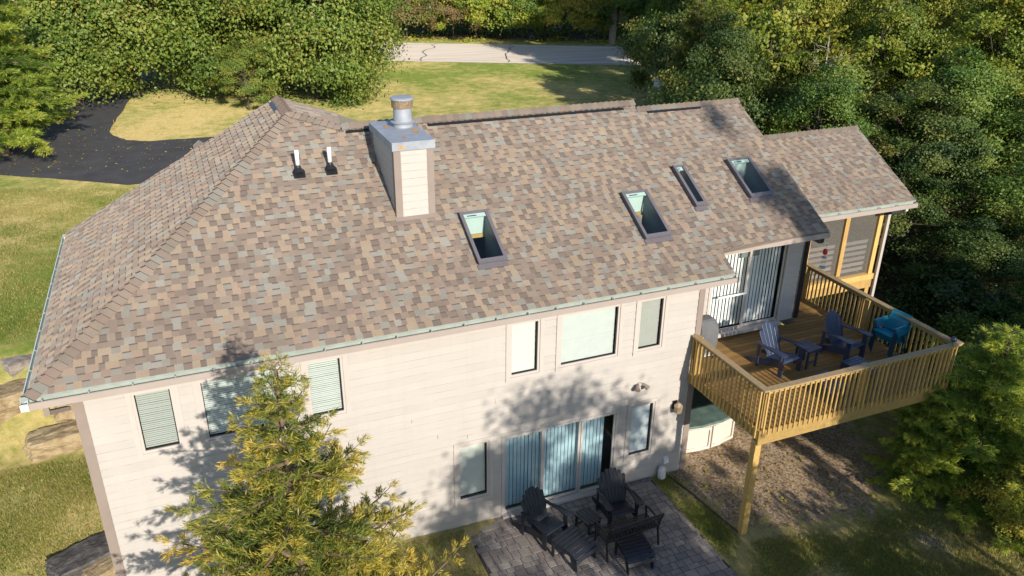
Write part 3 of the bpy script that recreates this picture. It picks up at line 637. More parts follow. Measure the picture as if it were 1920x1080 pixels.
fl = MB(); fx_, fy_ = 6.50, 2.98; fl.lathe((fx_,fy_,cz1), [(.20,0),(.20,.08),(.24,.09),(.25,.11),(.19,.125),(.185,.38),(.19,.395)], 28, 0); FL = fl.build('flue', M_metal, CH, smooth=False)
f2 = MB(); f2.lathe((fx_,fy_,cz1), [(.20,.395),(.215,.40),(.215,.55),(.20,.56)], 28); f2.build('flue_mesh', M_rustm, CH); f3 = MB(); f3.lathe((fx_,fy_,cz1), [(.235,.555),(.235,.59),(.20,.605),(.05,.61)], 28); f3.build('flue_lid', M_metal, CH)
# flashing under chimney
fs = MB(); fs.obox(((cx0+cx1)/2, cy0-.05, rz(cy0-.05)+.022), (1,0,0), (0,1,P_), (0,-P_,1), (cx1-cx0)/2+.04, .05, .004); fs.build('flashing', M_taupe, CH)
# vents
for vx, vy in ((4.33,3.02),(4.97,3.02)):
    v = MB(); U = Vector((0,1,P_)).normalized(); N = Vector((0,-P_,1)).normalized(); c = Vector((vx,vy,rz(vy)))
    v.prism([c+N*.024+Vector((-.11,0,0))-U*.15, c+N*.024+Vector((.11,0,0))-U*.15, c+N*.024+Vector((.125,0,0))+U*.03, c+N*.024+Vector((.075,0,0))+U*.11, c+N*.024+Vector((-.075,0,0))+U*.11, c+N*.024+Vector((-.125,0,0))+U*.03], N*.006)
    v.tube([c+N*.02-U*.02, c+Vector((0,.03,.10)), c+Vector((0,.04,.16))], [.09,.065,.048], 16); V_ = v.build('plumbing_vent', M_blackp, house, smooth=False)
    pi = MB(); pi.lathe((vx,vy+.04,rz(vy)+.10), [(.043,0),(.043,.36),(.036,.372)], 16); pi.build('pipe', M_white, V_, smooth=True)
# skylights
for x, w, a, b in skl:
    s = MB(); U = Vector((0,1,P_)).normalized(); N = Vector((0,-P_,1)).normalized(); X = Vector((1,0,0)); c0 = Vector((x,a,rz(a))); L = (b-a)*sl; t = .048; hgt = .13
    for u0, u1, v0, v1 in ((0,t,0,L),(w-t,w,0,L),(t,w-t,0,t+.03),(t,w-t,L-t,L)):
        s.obox(c0+X*(u0+u1)/2+U*(v0+v1)/2+N*(hgt/2-.03), X, U, N, (u1-u0)/2, (v1-v0)/2, hgt/2+.03)
    s.obox(c0+X*w/2-U*.05+N*.03, X, U, N, w/2+.03, .05, .010); s.obox(c0+X*(w/2)+U*(-.008)+N*(hgt-.012), X, U, N, w/2+.012, .012, .012); s.obox(c0+X*(-.008)+U*L/2+N*(hgt-.01), X, U, N, .010, L/2+.01, .012); s.obox(c0+X*(w+.008)+U*L/2+N*(hgt-.01), X, U, N, .010, L/2+.01, .012)
    SK = s.build('skylight', M_skyf, house)
    g = MB(); g.face([c0+X*a_+U*b_+N*(hgt-.03) for a_, b_ in ((t,t+.03),(w-t,t+.03),(w-t,L-t),(t,L-t))]); g.build('pane', M_skyg, SK)
    sh = MB(); dp = 1.5 if w > .4 else 1.2; z = Vector((0,0,1)); A = [c0+X*(t-.005)+U*(t+.02), c0+X*(w-t+.005)+U*(t+.02), c0+X*(w-t+.005)+U*(L-t+.005), c0+X*(t-.005)+U*(L-t+.005)]; top = [p+N*.07 for p in A]
    bot = [Vector((p.x, p.y, p.z-dp)) for p in A]
    up_ = c0+U*(L-t-.06)+N*.05
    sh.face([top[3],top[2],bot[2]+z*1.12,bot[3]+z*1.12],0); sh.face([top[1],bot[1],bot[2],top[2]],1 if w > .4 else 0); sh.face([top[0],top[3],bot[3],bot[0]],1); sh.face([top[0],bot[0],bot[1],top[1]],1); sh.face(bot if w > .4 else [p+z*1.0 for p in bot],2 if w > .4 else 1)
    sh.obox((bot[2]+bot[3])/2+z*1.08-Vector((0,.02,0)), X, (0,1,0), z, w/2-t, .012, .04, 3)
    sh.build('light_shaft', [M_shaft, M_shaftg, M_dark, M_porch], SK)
    hd_ = MB(); hd_.obox(c0+X*w/2+U*(L-t-.045)+N*(hgt-.045), X, U, N, w/2-t-.002, .045, .008, 0); hd_.obox(c0+X*(w/2-.06)+U*(L-t-.05)+N*(hgt-.034), X, U, N, min(.10,w/4), .010, .003, 1); hd_.build('ventilation_flap', [M_shaft, M_blackp], SK)
# wall fittings
def lamp_wall(name, x, z):
    l = MB(); l.box((x-.06,-.045,z-.10),(x+.06,-.012,z+.10)); l.bar((x,-.04,z+.05),(x,-.17,z+.09),.025,.025); r = l.build(name, M_black, house)
    l2 = MB(); l2.tube([(x,-.17,z+.13),(x,-.17,z+.06),(x,-.17,z-.12)], [.03,.105,.085], 8); l2.build('lamp_shade', M_bronze, r)
    l3 = MB(); l3.tube([(x,-.17,z-.02),(x,-.17,z-.14)], [.055,.04], 8); l3.build('lamp_glass', M_white, r)
lamp_wall('wall_lantern', 11.76, 1.93)
fl_ = MB(); fl_.lathe((10.76,-.03,2.68), [(.05,0),(.05,.06)], 10); F_ = fl_.build('floodlight', M_ctrim, house)
for sx in (-1,1):
    h = MB(); h.tube([(10.76+sx*.03,-.05,2.70),(10.76+sx*.09,-.10,2.70),(10.76+sx*.13,-.19,2.65)], [.02,.04,.06], 10); h.build('lamp_head', M_taupe, F_)
bx = MB(); bx.box((11.60,-.09,.36),(11.72,-.012,.46)); bx.prism([(11.60,-.09,.46),(11.72,-.09,.46),(11.72,-.012,.50),(11.60,-.012,.50)],(0,0,.004)); bx.build('vent_hood', M_white, house)
jn = MB(); jn.tube([(11.52,-.14,0),(11.52,-.14,.05),(11.52,-.14,.24),(11.52,-.14,.32),(11.52,-.14,.35)], [.075,.10,.10,.075,.03], 16)
tag(jn.build('garden_canister', M_conc, smooth=True), 'small white domed canister on the ground by the wall corner beside the patio', 'canister')
# porch -------------------------------------------------------------
py = 2.35; pr = empty('screened_porch', (0,0,0), 0, 'screened porch of yellow pine posts under the low right roof', 'porch')
pr.parent = None
def post(x, y, z0, z1, m=M_porch, w=.14, nm='post', par=pr): b = MB(); b.box((x-w/2,y-w/2,z0),(x+w/2,y+w/2,z1)); return b.build(nm, m, par, bev=.006)
post(17.14, py, 2.62, 5.0); post(18.38, py, 3.1, 5.02); post(19.55, py, 2.62, 5.02); post(19.55, py, tz(19.5,2.4)-.2, 2.6); post(17.2, py+.1, tz(17.2,2.4)-.2, 2.6); post(19.55, 4.9, tz(19.5,5)-.2, 5.02); post(17.14,4.9,2.6,5.02)
rm = MB(); rm.box((17.07,py-.09,2.60),(19.64,py-.05,2.86)); rm.box((17.07,py-.11,2.86),(19.66,py+.06,3.02)); rm.box((19.60,py-.049,2.60),(19.64,5.0,2.86)); rm.build('rim_joist', M_porch, pr)
bb = MB()
for k in range(6): bb.box((17.22,py+.15,3.06+k*.165),(19.46,py+.175,3.06+k*.165+.095))
for k in range(6): bb.box((19.50,py+.2,3.06+k*.165),(19.525,4.8,3.06+k*.165+.095))
bb.build('kickboard', M_grey_board, pr)
sc = MB(); sc.face([(17.2,py,3.02),(18.31,py,3.02),(18.31,py,5.0),(17.2,py,5.0)]); sc.face([(18.45,py,3.02),(19.48,py,3.02),(19.48,py,5.0),(18.45,py,5.0)]); sc.face([(19.55,py+.07,3.02),(19.55,4.83,3.02),(19.55,4.83,5.0),(19.55,py+.07,5.0)]); sc.build('insect_screen', M_screen, pr)
pf = MB(); pf.box((16.0,py+.0,2.70),(19.6,5.0,2.75)); pf.build('floor', M_deck, pr)
pc = MB(); pc.box((16.0,py+.08,5.02),(20.0,6.6,5.03)); pc.build('ceiling', M_grey_board, pr); bw = MB(); bw.face([(16.0,5.0,2.75),(19.6,5.0,2.75),(19.6,5.0,5.02),(16.0,5.0,5.02)]); bw.build('back_wall', M_side, pr)
dp_ = MB(); dp_.bar((19.85,1.83,5.08),(19.85,1.83,4.98),.09,.08); dp_.bar((19.88,1.83,5.02),(19.72,2.2,4.85),.09,.10); dp_.bar((19.72,2.22,4.9),(19.72,2.22,tz(19.7,2.2)),.09,.075); dp_.build('downspout', M_cream, pr)
df_ = MB(); df_.obox((19.62,1.98,4.93),(1,.0,0),(0,1,-.5),(0,.5,1),.22,.12,.05); df_.build('downspout_elbow', M_blackp, pr)

# ---------------------------------------------------------------- deck
dx0, dx1, dy0, zf, zr = 12.08, 17.20, -2.46, 2.72, 3.68
DK = empty('wooden_deck', (dx0,dy0,0), 0, 'raised golden pine deck with baluster railings on a tall corner post', 'deck')
def dpart(mb, name, m, bev=0): 
    o = mb.build(name, m, DK, bev=bev); o.location = (-dx0,-dy0,0); return o
b = MB(); y = dy0+.02
while y < 1.07: b.box((dx0+.02,y,zf-.03),(dx1-.02,min(y+.129,1.075),zf)); y += .141
while y < 2.28: b.box((15.99,y,zf-.03),(dx1-.02,y+.129,zf)); y += .141
dpart(b, 'deck_floor', M_deck)
b = MB(); b.box((dx0-.02,dy0-.04,2.36),(dx1+.02,dy0,2.70)); dpart(b, 'rim_joist', M_rail); b = MB(); b.box((dx0-.02,dy0+.001,2.47),(dx0+.02,-.04,2.70)); dpart(b, 'rim_joist', M_rail); b = MB(); b.box((dx1-.02,dy0+.001,2.47),(dx1+.02,2.3,2.70)); dpart(b, 'rim_joist', M_rail)
for k in range(13): b = MB(); b.box((dx0+.3+k*.4,dy0+.03,2.48),(dx0+.34+k*.4,1.0,2.685)); dpart(b, 'floor_joist', M_rail)
def capboard(p, q, w=.15, t=.035):
    b = MB(); b.bar((p[0],p[1],zr-t/2),(q[0],q[1],zr-t/2), w, t); return dpart(b, 'handrail', M_cap, .004)
capboard((dx0-.01,dy0-.085),(dx0-.01,-.04)); capboard((dx0+.066,dy0-.02),(dx1+.05,dy0-.02)); capboard((dx1+.0,dy0+.056),(dx1+.0,2.30))
b = MB(); b.prism([(dx1-.22,dy0-.10,zr+.003),(dx1+.09,dy0-.10,zr+.003),(dx1+.09,dy0+.2,zr+.003)],(0,0,.03)); dpart(b,'corner_shelf',M_cap)
def balus(p, q, zb, n_off):
    p = Vector((*p,0)); q = Vector((*q,0)); d = q-p; L = d.length; d.normalize(); b = MB(); n = int(L/.128)
    for i in range(n+1): c = p+d*(i*L/n)+Vector((*n_off,0))*.03; b.box((c.x-.017,c.y-.017,zb),(c.x+.017,c.y+.017,zr-.036))
    b.bar(p+Vector((*n_off,0))*.0+Vector((0,0,zr-.08)), q+Vector((*n_off,0))*.0+Vector((0,0,zr-.08)), .035, .085)
    return dpart(b, 'baluster_panel', M_rail)
balus((dx0-.01,dy0+.06),(dx0-.01,-.08),2.50,(-1,0)); balus((dx0+.06,dy0-.02),(dx1-.04,dy0-.02),2.60,(0,-1)); balus((dx1+.0,dy0+.08),(dx1+.0,2.22),2.55,(1,0))
for (x,y,zb) in ((dx0+.06,dy0+.08,0),(dx1-.06,dy0+.08,-.3),(dx0+.08,-.1,2.5),(dx1-.04,2.22,2.5),(14.7,dy0+.06,2.5),(dx1-.05,-.0,2.5)):
    b = MB(); b.box((x-.075,y-.075,zb),(x+.075,y+.075,2.42 if zb < 1 else zr-.04)); dpart(b, 'post', M_rail, .006)
    if zb < 1: b = MB(); b.box((x-.045,y-.045,2.70),(x+.045,y+.045,zr-.04)); dpart(b, 'post', M_rail)
b = MB(); b.box((dx0+.021,dy0+.01,2.43),(dx0+.10,1.0,2.47)); dpart(b, 'beam', M_rail)

# ---------------------------------------------------------------- furniture
def pbar(name, pts, w, t, m, par, up=(0,0,1), bev=.006):
    b = MB()
    for a, c in zip(pts, pts[1:]): b.bar(a, c, w, t, up)
    return b.build(name, m, par, bev=bev)
def adirondack(m, label, loc, rz_, slats=5, group=None, sc=1.):
    R = empty('adirondack_chair', loc, rz_, label, 'chair', group); R.scale = (sc,)*3
    s = MB(); P = [(-.33,.335),(-.29,.375),(-.21,.375),(-.12,.355),(-.03,.33),(.06,.305),(.15,.28)]
    for (y0, z0), (y1, z1) in zip(P, P[1:]):
        d = Vector((0,y1-y0,z1-z0)); s.bar((-.27,(y0+y1)/2,(z0+z1)/2),(.27,(y0+y1)/2,(z0+z1)/2), d.length*.90, .022, Vector((0,-d.z,d.y)))
    s.build('seat', m, R, bev=.004)
    bk = MB(); n = slats; base = Vector((0,.16,.27)); lean = Vector((0,.48,1)).normalized(); nrm = Vector((0,-1,.48)).normalized()
    for i in range(n):
        f = (i-(n-1)/2)/((n-1)/2); hgt = .80-.11*f*f*1.6; wb = .088 if n == 5 else .068; wt = .112 if n == 5 else .088
        xb = f*(wb*(n-1)/2+.006*(n-1)/2); xt = f*((wt+.008)*(n-1)/2); poly = []
        cb_ = base+Vector((xb,0,0)); ct = base+Vector((xt,0,0))+lean*hgt
        poly = [cb_-Vector((wb/2,0,0)), cb_+Vector((wb/2,0,0)), ct+Vector((wt/2,0,0))-lean*.05]
        for k in range(1,5): a = PI*k/5; poly.append(ct-lean*.05+Vector((math.cos(a)*wt/2,0,0))+lean*.05*math.sin(a))
        poly.append(ct-Vector((wt/2,0,0))-lean*.05); bk.prism(poly, nrm*(-.022))
    bk.bar(base+lean*.30-nrm*.035-Vector((.26,0,0)), base+lean*.30-nrm*.035+Vector((.26,0,0)), .09, .03, nrm); bk.bar(base+lean*.60-nrm*.035-Vector((.25,0,0)), base+lean*.60-nrm*.035+Vector((.25,0,0)), .06, .022, nrm)
    bk.build('backrest', m, R, bev=.004)
    for sx in (-1,1):
        a = MB(); X = lambda v: sx*v
        pts = [(.27,-.40),(.31,-.43),(.40,-.43),(.44,-.39),(.445,-.25),(.41,-.05),(.37,.18),(.36,.40),(.28,.40),(.285,.15),(.29,-.05),(.275,-.25)]
        poly = [(X(x), y, .565+.02*(y<.1)+(.0 if y < .1 else -.01)) for x, y in pts]
        if sx < 0: poly = poly[::-1]
        a.prism(poly, (0,0,.025)); a.build('armrest', m, R, bev=.006)
        l = MB(); l.box((sx*.31-.015*1,-.36,0),(sx*.31+.015,-.24,.57)); l.box((sx*.335-.03,-.315,.42),(sx*.335+.03,-.285,.565)); l.build('front_leg', m, R, bev=.004)
        l = MB(); l.prism([(sx*.28-.013,-.34,.36),(sx*.28-.013,-.34,.22),(sx*.28-.013,.56,0),(sx*.28-.013,.74,0),(sx*.28-.013,.74,.06),(sx*.28-.013,.1,.30)], (.026,0,0)); l.build('rear_leg', m, R, bev=.004)
        l = MB(); l.box((sx*.33-.014,.31,.0),(sx*.33+.014,.39,.565)); l.build('arm_post', m, R, bev=.004)
    return R
def ottoman(m, label, loc, rz_, sc=1.):
    R = empty('footstool', loc, rz_, label, 'footstool'); R.scale = (sc,)*3; s = MB(); n = 9
    P = [(-.30,.20),(-.26,.27),(-.18,.315),(-.10,.335),(-.02,.345),(.06,.345),(.14,.345),(.22,.345),(.30,.345)]
    for (y0, z0), (y1, z1) in zip(P, P[1:]):
        d = Vector((0,y1-y0,z1-z0)); s.bar((-.27,(y0+y1)/2,(z0+z1)/2),(.27,(y0+y1)/2,(z0+z1)/2), d.length*.84, .022, Vector((0,-d.z,d.y)))
    s.build('seat', m, R, bev=.004)
    for sx in (-1,1):
        l = MB(); l.prism([(sx*.235-.013,-.27,.0),(sx*.235-.013,-.20,.0),(sx*.235-.013,-.10,.24),(sx*.235-.013,.24,.24),(sx*.235-.013,.24,0),(sx*.235-.013,.30,0),(sx*.235-.013,.30,.33),(sx*.235-.013,-.1,.33),(sx*.235-.013,-.26,.24)], (.026,0,0)); l.build('leg', m, R, bev=.004)
    return R
def side_table(m, label, loc, rz_, w=.5, d=.46, h=.47, rounded=False):
    R = empty('side_table', loc, rz_, label, 'table'); t = MB(); n = 5
    for i in range(n):
        x0 = -w/2+i*w/n+.003; x1 = -w/2+(i+1)*w/n-.003; e = d/2-(.05 if rounded and i in (0,n-1) else 0)
        if rounded: t.prism([(x0,-e+.02,h),(x0+.02,-e,h),(x1-.02,-e,h),(x1,-e+.02,h),(x1,e-.02,h),(x1-.02,e,h),(x0+.02,e,h),(x0,e-.02,h)],(0,0,.024))
        else: t.box((x0,-e,h),(x1,e,h+.024))
    t.build('tabletop', m, R, bev=.004)
    for sx in (-1,1):
        for sy in (-1,1): l = MB(); l.box((sx*(w/2-.07)-.022,sy*(d/2-.06)-.022,0),(sx*(w/2-.07)+.022,sy*(d/2-.06)+.022,h)); l.build('leg', m, R, bev=.004)
    l = MB()
    for sy in (-1,1): l.bar((-w/2+.07,sy*(d/2-.06),h-.05),(w/2-.07,sy*(d/2-.06),h-.05),.02,.06); l.bar((-w/2+.07,sy*(d/2-.06),.16),(w/2-.07,sy*(d/2-.06),.16),.02,.04)
    l.build('apron', m, R); return R
adirondack(M_navy, 'navy slatted chair on the deck nearest the sliding door, its back catching sun', (14.05,-.62,zf), rad(10))
adirondack(M_navy, 'navy slatted chair on the deck beside the turquoise stack, mostly shaded', (15.86,-.68,zf), rad(12))
side_table(M_navy, 'small navy slatted table between the two chairs on the deck', (14.72,-.72,zf), rad(10), .44, .44)
ottoman(M_navy, 'low navy footstool in front of the deck chair beside the turquoise stack', (15.42,-1.62,zf), rad(5))
ottoman(M_navy, 'navy footstool behind the deck railing seen between the sunlit balusters', (14.3,-1.9,zf), rad(8))
adirondack(M_char, 'charcoal slatted chair on the patio nearest the single lower window, footstool touching it', (8.14,-.92,.035), rad(20), 7, sc=.99)
adirondack(M_char, 'charcoal slatted chair on the patio by the door edge, behind the black bench', (9.85,-.98,.035), rad(-6), 7, sc=.99)
ottoman(M_char, 'charcoal slatted footstool pushed against the front of the left patio chair', (8.44,-1.72,.035), rad(22), 1.22)
ottoman(M_char, 'charcoal slatted footstool standing alone below the black bench', (9.52,-2.30,.035), rad(-4), 1.15)
side_table(M_char, 'charcoal side table with rounded slat ends between the patio chairs', (9.02,-1.18,.035), rad(14), .42, .52, .44, True)
# black metal bench, back towards the viewer
B = empty('garden_bench', (9.62,-1.78,.035), rad(182), 'black metal garden bench with lattice back on the paved patio', 'bench')
L_ = .62
for sx in (-1,1):
    f = MB(); f.tube([(sx*L_,.30,0),(sx*L_,.25,.25),(sx*L_,.22,.42),(sx*L_,.28,.66),(sx*L_,.36,.86)], .024, 8); f.build('rear_leg', M_black, B)
    f = MB(); f.tube([(sx*L_,-.26,0),(sx*L_,-.22,.2),(sx*L_,-.22,.42),(sx*L_,-.25,.60)], .022, 8); f.build('front_leg', M_black, B)
    f = MB(); f.tube([(sx*L_,-.27,.56),(sx*L_,-.25,.61),(sx*L_,-.12,.635),(sx*L_,.10,.62),(sx*L_,.27,.63)], .024, 8); f.tube([(sx*L_,-.22,.42),(sx*L_,.22,.42)], .014, 8); f.build('armrest', M_black, B)
f = MB()
for k in range(8): f.bar((-L_,-.21+k*.06,.425),(L_,-.21+k*.06,.425),.040,.010)
f.build('seat', M_black, B)
f = MB(); q = lambda x, h: (x, .235+h*.27, .44+h*.86)
f.tube([q(-L_,.49),q(-.3,.50),q(.3,.50),q(L_,.49)], .026, 8); f.tube([q(-L_,.36),q(L_,.36)], .017, 8); f.tube([q(-L_,.05),q(L_,.05)], .018, 8)
k = -L_
while k < L_-.05: f.bar(q(k,.06), q(k+.12,.36), .028, .008, (0,-1,.3)); f.bar(q(k+.12,.06), q(k,.36), .028, .008, (0,-1,.3)); k += .0775
k = -L_
while k < L_: f.bar(q(k,.36), q(k,.50), .010, .006, (0,-1,.3)); k += .10
f.build('backrest', M_black, B)
# stacked turquoise chairs
def patio_chair():
    R = empty('stacking_chair', (0,0,0), 0)
    for sy in (-1,1):
        f = MB(); f.tube([(-.26,sy*.26,0),(-.22,sy*.26,.36),(-.20,sy*.27,.60),(-.14,sy*.275,.635),(.10,sy*.27,.625),(.22,sy*.25,.64)], .014, 8); f.build('front_leg', M_turqd, R)
        f = MB(); f.tube([(.30,sy*.25,0),(.20,sy*.25,.36),(.12,sy*.24,.41)], .014, 8); f.build('rear_leg', M_turqd, R)
        f = MB(); f.prism([(-.22,sy*.275-.025,.625),(-.10,sy*.275-.03,.648),(.12,sy*.27-.028,.638),(.24,sy*.25-.022,.65)],(0,.05,0)) if False else f.bar((-.21,sy*.275,.640),(.22,sy*.262,.645),.055,.016); f.build('armrest', M_turq, R, bev=.005)
    s = MB()
    for k in range(7): x = -.24+k*.065; s.bar((x+.03,-.235,.43-.012*k+(.0 if k else -.01)),(x+.03,.235,.43-.012*k+(.0 if k else -.01)),.058,.012)
    s.build('seat', M_turq, R)
    bk = MB(); n = 9
    for k in range(n):
        y = -.22+k*.055; bk.bar((.19,y,.39),(.29,y,.66),.040,.010,(-1,0,.3)); bk.bar((.29,y,.655),(.40,y,.80+.02*math.cos((k-4)*.35)),.040,.010,(-1,0,.4))
    for h, x in ((.42,.20),(.66,.29),(.79,.375)): bk.bar((x,-.245,h),(x,.245,h),.05,.014,(-1,0,.3))
    bk.build('backrest', M_turq, R); return R
pc0 = patio_chair(); lv = ['lowest', 'second lowest', 'middle', 'second highest', 'topmost']
for k in range(5):
    o = pc0 if k == 0 else copy_tree(pc0)
    o.location = (16.92-.030*k, -1.02, zf+.050*k); o.rotation_euler = (0, 0, rad(8)); tag(o, f'turquoise patio chair, {lv[k]} of the stack in the deck corner', 'chair', 'stack of turquoise patio chairs')
# covered grill
G = empty('covered_grill', (12.72,.52,zf), rad(0), 'barbecue grill under a fitted grey cover on the deck by the wall corner', 'grill')
c = MB(); Pf = [(.24,.26,.22),(.27,.28,.45),(.28,.29,.72),(.26,.26,.86),(.22,.17,.97),(.17,.10,1.0)]
def ring(hx, hy, z, n=28):
    out = []
    for k in range(n):
        a = 2*PI*k/n; ca, sa = math.cos(a), math.sin(a); r_ = 1+.03*math.sin(a*7+z*5); out.append((math.copysign(abs(ca)**.35, ca)*hx*r_, math.copysign(abs(sa)**.35, sa)*hy*r_, z))
    return out
rs_ = [ring(*p) for p in Pf]
for r0, r1 in zip(rs_, rs_[1:]):
    for k in range(28): c.face([r0[k], r0[(k+1)%28], r1[(k+1)%28], r1[k]])
c.face(rs_[-1]); c.build('cover', M_cover, G, smooth=True)
for sx in (-1,1):
    for sy in (-1,1): l = MB(); l.bar((sx*.19,sy*.2,0),(sx*.19,sy*.2,.3),.04,.04); l.build('leg', M_black, G)
sh_ = MB(); sh_.box((-.22,-.23,.10),(.22,.23,.13)); sh_.build('shelf', M_conc, G)
# hot tub under the deck
T = empty('hot_tub', (12.45,.40,0), 0, 'hot tub with cream panels and green cover below the deck', 'hot tub')
o_ = [(0,.08),(.5,.0),(1.1,.02),(1.62,.18),(1.85,.45),(1.85,1.7),(0,1.7)]
t = MB(); t.prism([(x,y,.03) for x, y in o_],(0,0,.70)); t.build('shell', M_tubp, T)
t = MB(); t.prism([(x*1.02-.02,y*1.03-.04,.735) for x, y in o_],(0,0,.07)); t.build('cover', M_tubc, T, bev=.02)
for a, b in (((.03,.055),(.78,-.015)),((.82,-.012),(1.58,.14))):
    t = MB(); A = Vector((*a,0)); Bv = Vector((*b,0)); d = (Bv-A); nn = Vector((d.y,-d.x,0)).normalized()
    for u0, u1, z0, z1 in ((0,1,.06,.14),(0,1,.62,.70),(0,.06,.14,.62),(.94,1,.14,.62)):
        p0 = A+d*u0; p1 = A+d*u1; t.prism([p0+Vector((0,0,z0)), p1+Vector((0,0,z0)), p1+Vector((0,0,z1)), p0+Vector((0,0,z1))], nn*.025)
    t.build('panel', M_tubp, T)
# hummingbird feeder and seed feeder
H = empty('hummingbird_feeder', (15.72,.3,5.0), 0, 'red hummingbird feeder hanging on a wire hook by the roof corner', 'feeder')
h = MB(); h.tube([(-.02,.0,.40),(-.02,0,.17),(.0,0,.2),(.06,0,.20),(.085,0,.13),(.06,0,.06),(.03,0,.05)], .006, 6); h.build('hook', M_white, H); h = MB(); h.tube([(.03,0,.06),(.03,0,.04),(.03,0,-.02),(.03,0,-.07),(.03,0,-.09)], [.01,.045,.055,.05,.02], 12); h.build('bottle', M_red, H, smooth=True)
H = empty('seed_feeder', (15.75,.3,4.70), 0, 'clear tube bird feeder hanging in front of the porch screen', 'feeder')
h = MB(); h.tube([(0,0,.14),(0,0,-.10)], .05, 12); h.build('tube', M_glass, H); h = MB(); h.tube([(0,0,.13),(0,0,.15),(0,0,.17)], [.06,.055,.01], 12); h.tube([(0,0,.17),(.0,0,.66)], .003, 5); h.build('lid', M_metal, H); h = MB(); h.tube([(0,0,-.10),(0,0,-.13)], [.09,.07], 12); h.build('tray', M_conc, H)
# edging strip, stake, deck corner lantern
e = MB(); pts = [(11.70,-.14),(11.86,-.9),(11.96,-1.7),(12.05,-2.36)]
for a, b_ in zip(pts, pts[1:]): e.bar((*a,.02),(*b_,.02),.02,.06)
tag(e.build('garden_edging', M_bark), 'thin dark edging strip running from the wall to the deck post', 'edging')
e = MB(); e.lathe((-.55,29.0,tz(-.55,29)), [(.011,0),(.011,.75),(.004,.78)], 8); tag(e.build('marker_stake', M_orange), 'thin orange marker stake at the rounded lawn corner by the drive', 'stake')
e = MB(); e.tube([(17.13,-2.42,zr+.035),(17.13,-2.42,zr+.06),(17.13,-2.42,zr+.12),(17.13,-2.42,zr+.15)], [.05,.06,.05,.01], 12); tag(e.build('post_lantern', M_navy, smooth=True), 'small dark blue lantern standing on the deck railing corner', 'lantern')
e = MB(); xb, yb = 30.6, 30.9; e.box((xb-.3,yb-.3,tz(xb,yb)),(xb+.3,yb+.3,tz(xb,yb)+.8)); e.prism([(xb-.33,yb-.33,tz(xb,yb)+.8),(xb+.33,yb-.33,tz(xb,yb)+.8),(xb,yb-.33,tz(xb,yb)+.95)],(0,.66,0)); tag(e.build('utility_box', M_conc, bev=.02), 'small pale utility box at the wood edge beyond the roof', 'utility box')

# ---------------------------------------------------------------- boulders
def rock_mat(name, a, b_, c_):
    m, n, b = mat(name); co = objco(n); mp = nd(n, 'ShaderNodeMapping'); mp.inputs['Scale'].default_value = (1, 1, 1.4); n.links.new(co, mp.inputs[0])
    no = noise(n, 3.4, 8, .68, mp.outputs[0]); r = ramp(n, no.outputs[0], [(.3, a), (.52, b_), (.72, c_)]); n.links.new(r.outputs[0], b.inputs['Base Color']); b.inputs['Roughness'].default_value = .9; bump(n, b, no.outputs[0], .9, .08); return m
M_rock = rock_mat('sandstone', (.20,.14,.075), (.36,.27,.15), (.46,.37,.24)); M_rockg = rock_mat('grey_limestone', (.15,.12,.10), (.29,.245,.20), (.38,.33,.27)); M_rockd = rock_mat('dark_slate', (.035,.032,.028), (.10,.09,.08), (.19,.17,.15))
def boulder(loc, size, rz_, m, label, seed):
    import bmesh
    from mathutils import noise as N
    bm = bmesh.new(); bmesh.ops.create_cube(bm, size=2); bmesh.ops.subdivide_edges(bm, edges=bm.edges[:], cuts=17, use_grid_fill=True)
    for v in bm.verts:
        p = v.co.copy(); q = p.normalized()*1.25; p = p*.72+q*.28; k = N.fractal(p*1.1+Vector((seed*7.1,0,0)), .8, 2.1, 5); k3 = N.fractal(p*3.2+Vector((0,0,seed*5)), .9, 2.1, 6); k2 = N.fractal(p*Vector((1,1,1.5))*1.6+Vector((0,seed*3,0)), .7, 2, 4)
        p += p.normalized()*(.16*k+.05*k3)+Vector((p.x,p.y,0)).normalized()*(.035*k2) if Vector((p.x,p.y,0)).length > .01 else p.normalized()*.1*k
        v.co = Vector((p.x*size[0], p.y*size[1], p.z*size[2]))
    me = bpy.data.meshes.new('boulder'); bm.to_mesh(me); bm.free(); me.materials.append(m); o = bpy.data.objects.new('boulder', me); COL.objects.link(o); o.location = loc; o.rotation_euler = (0,0,rz_); return tag(o, label, 'boulder')
boulder((-1.25,5.1,1.0), (.72,.32,.27), rad(10), M_rock, 'long flat sandstone boulder at the edge of the lower left lawn', 1)
boulder((-.6,5.8,1.4), (.75,.42,.30), rad(-8), M_rock, 'sunlit yellow boulder tucked behind the corner of the eave', 2)
boulder((-2.5,6.2,1.65), (.62,.42,.32), rad(25), M_rock, 'big weathered boulder at the left edge of the photo below the upper lawn', 3)
boulder((-2.0,7.3,2.0), (.6,.4,.30), rad(35), M_rockg, 'grey boulder beside the left gutter at the lawn rim', 4)
boulder((-3.3,5.9,1.4), (.7,.5,.4), rad(5), M_rock, 'tan boulder cut off by the left edge of the frame', 5)
boulder((-1.1,8.2,2.3), (.5,.4,.25), rad(60), M_rockg, 'smallest grey boulder nearest the upper lawn by the gutter', 6)
boulder((-.72,1.35,.52), (.62,.34,.16), rad(24), M_rockd, 'dark rough stone slab in the bottom left lawn by the wall', 7)
boulder((-.30,1.0,.44), (.42,.22,.14), rad(30), M_rock, 'pale stone beside the dark slab at the foot of the wall', 8)

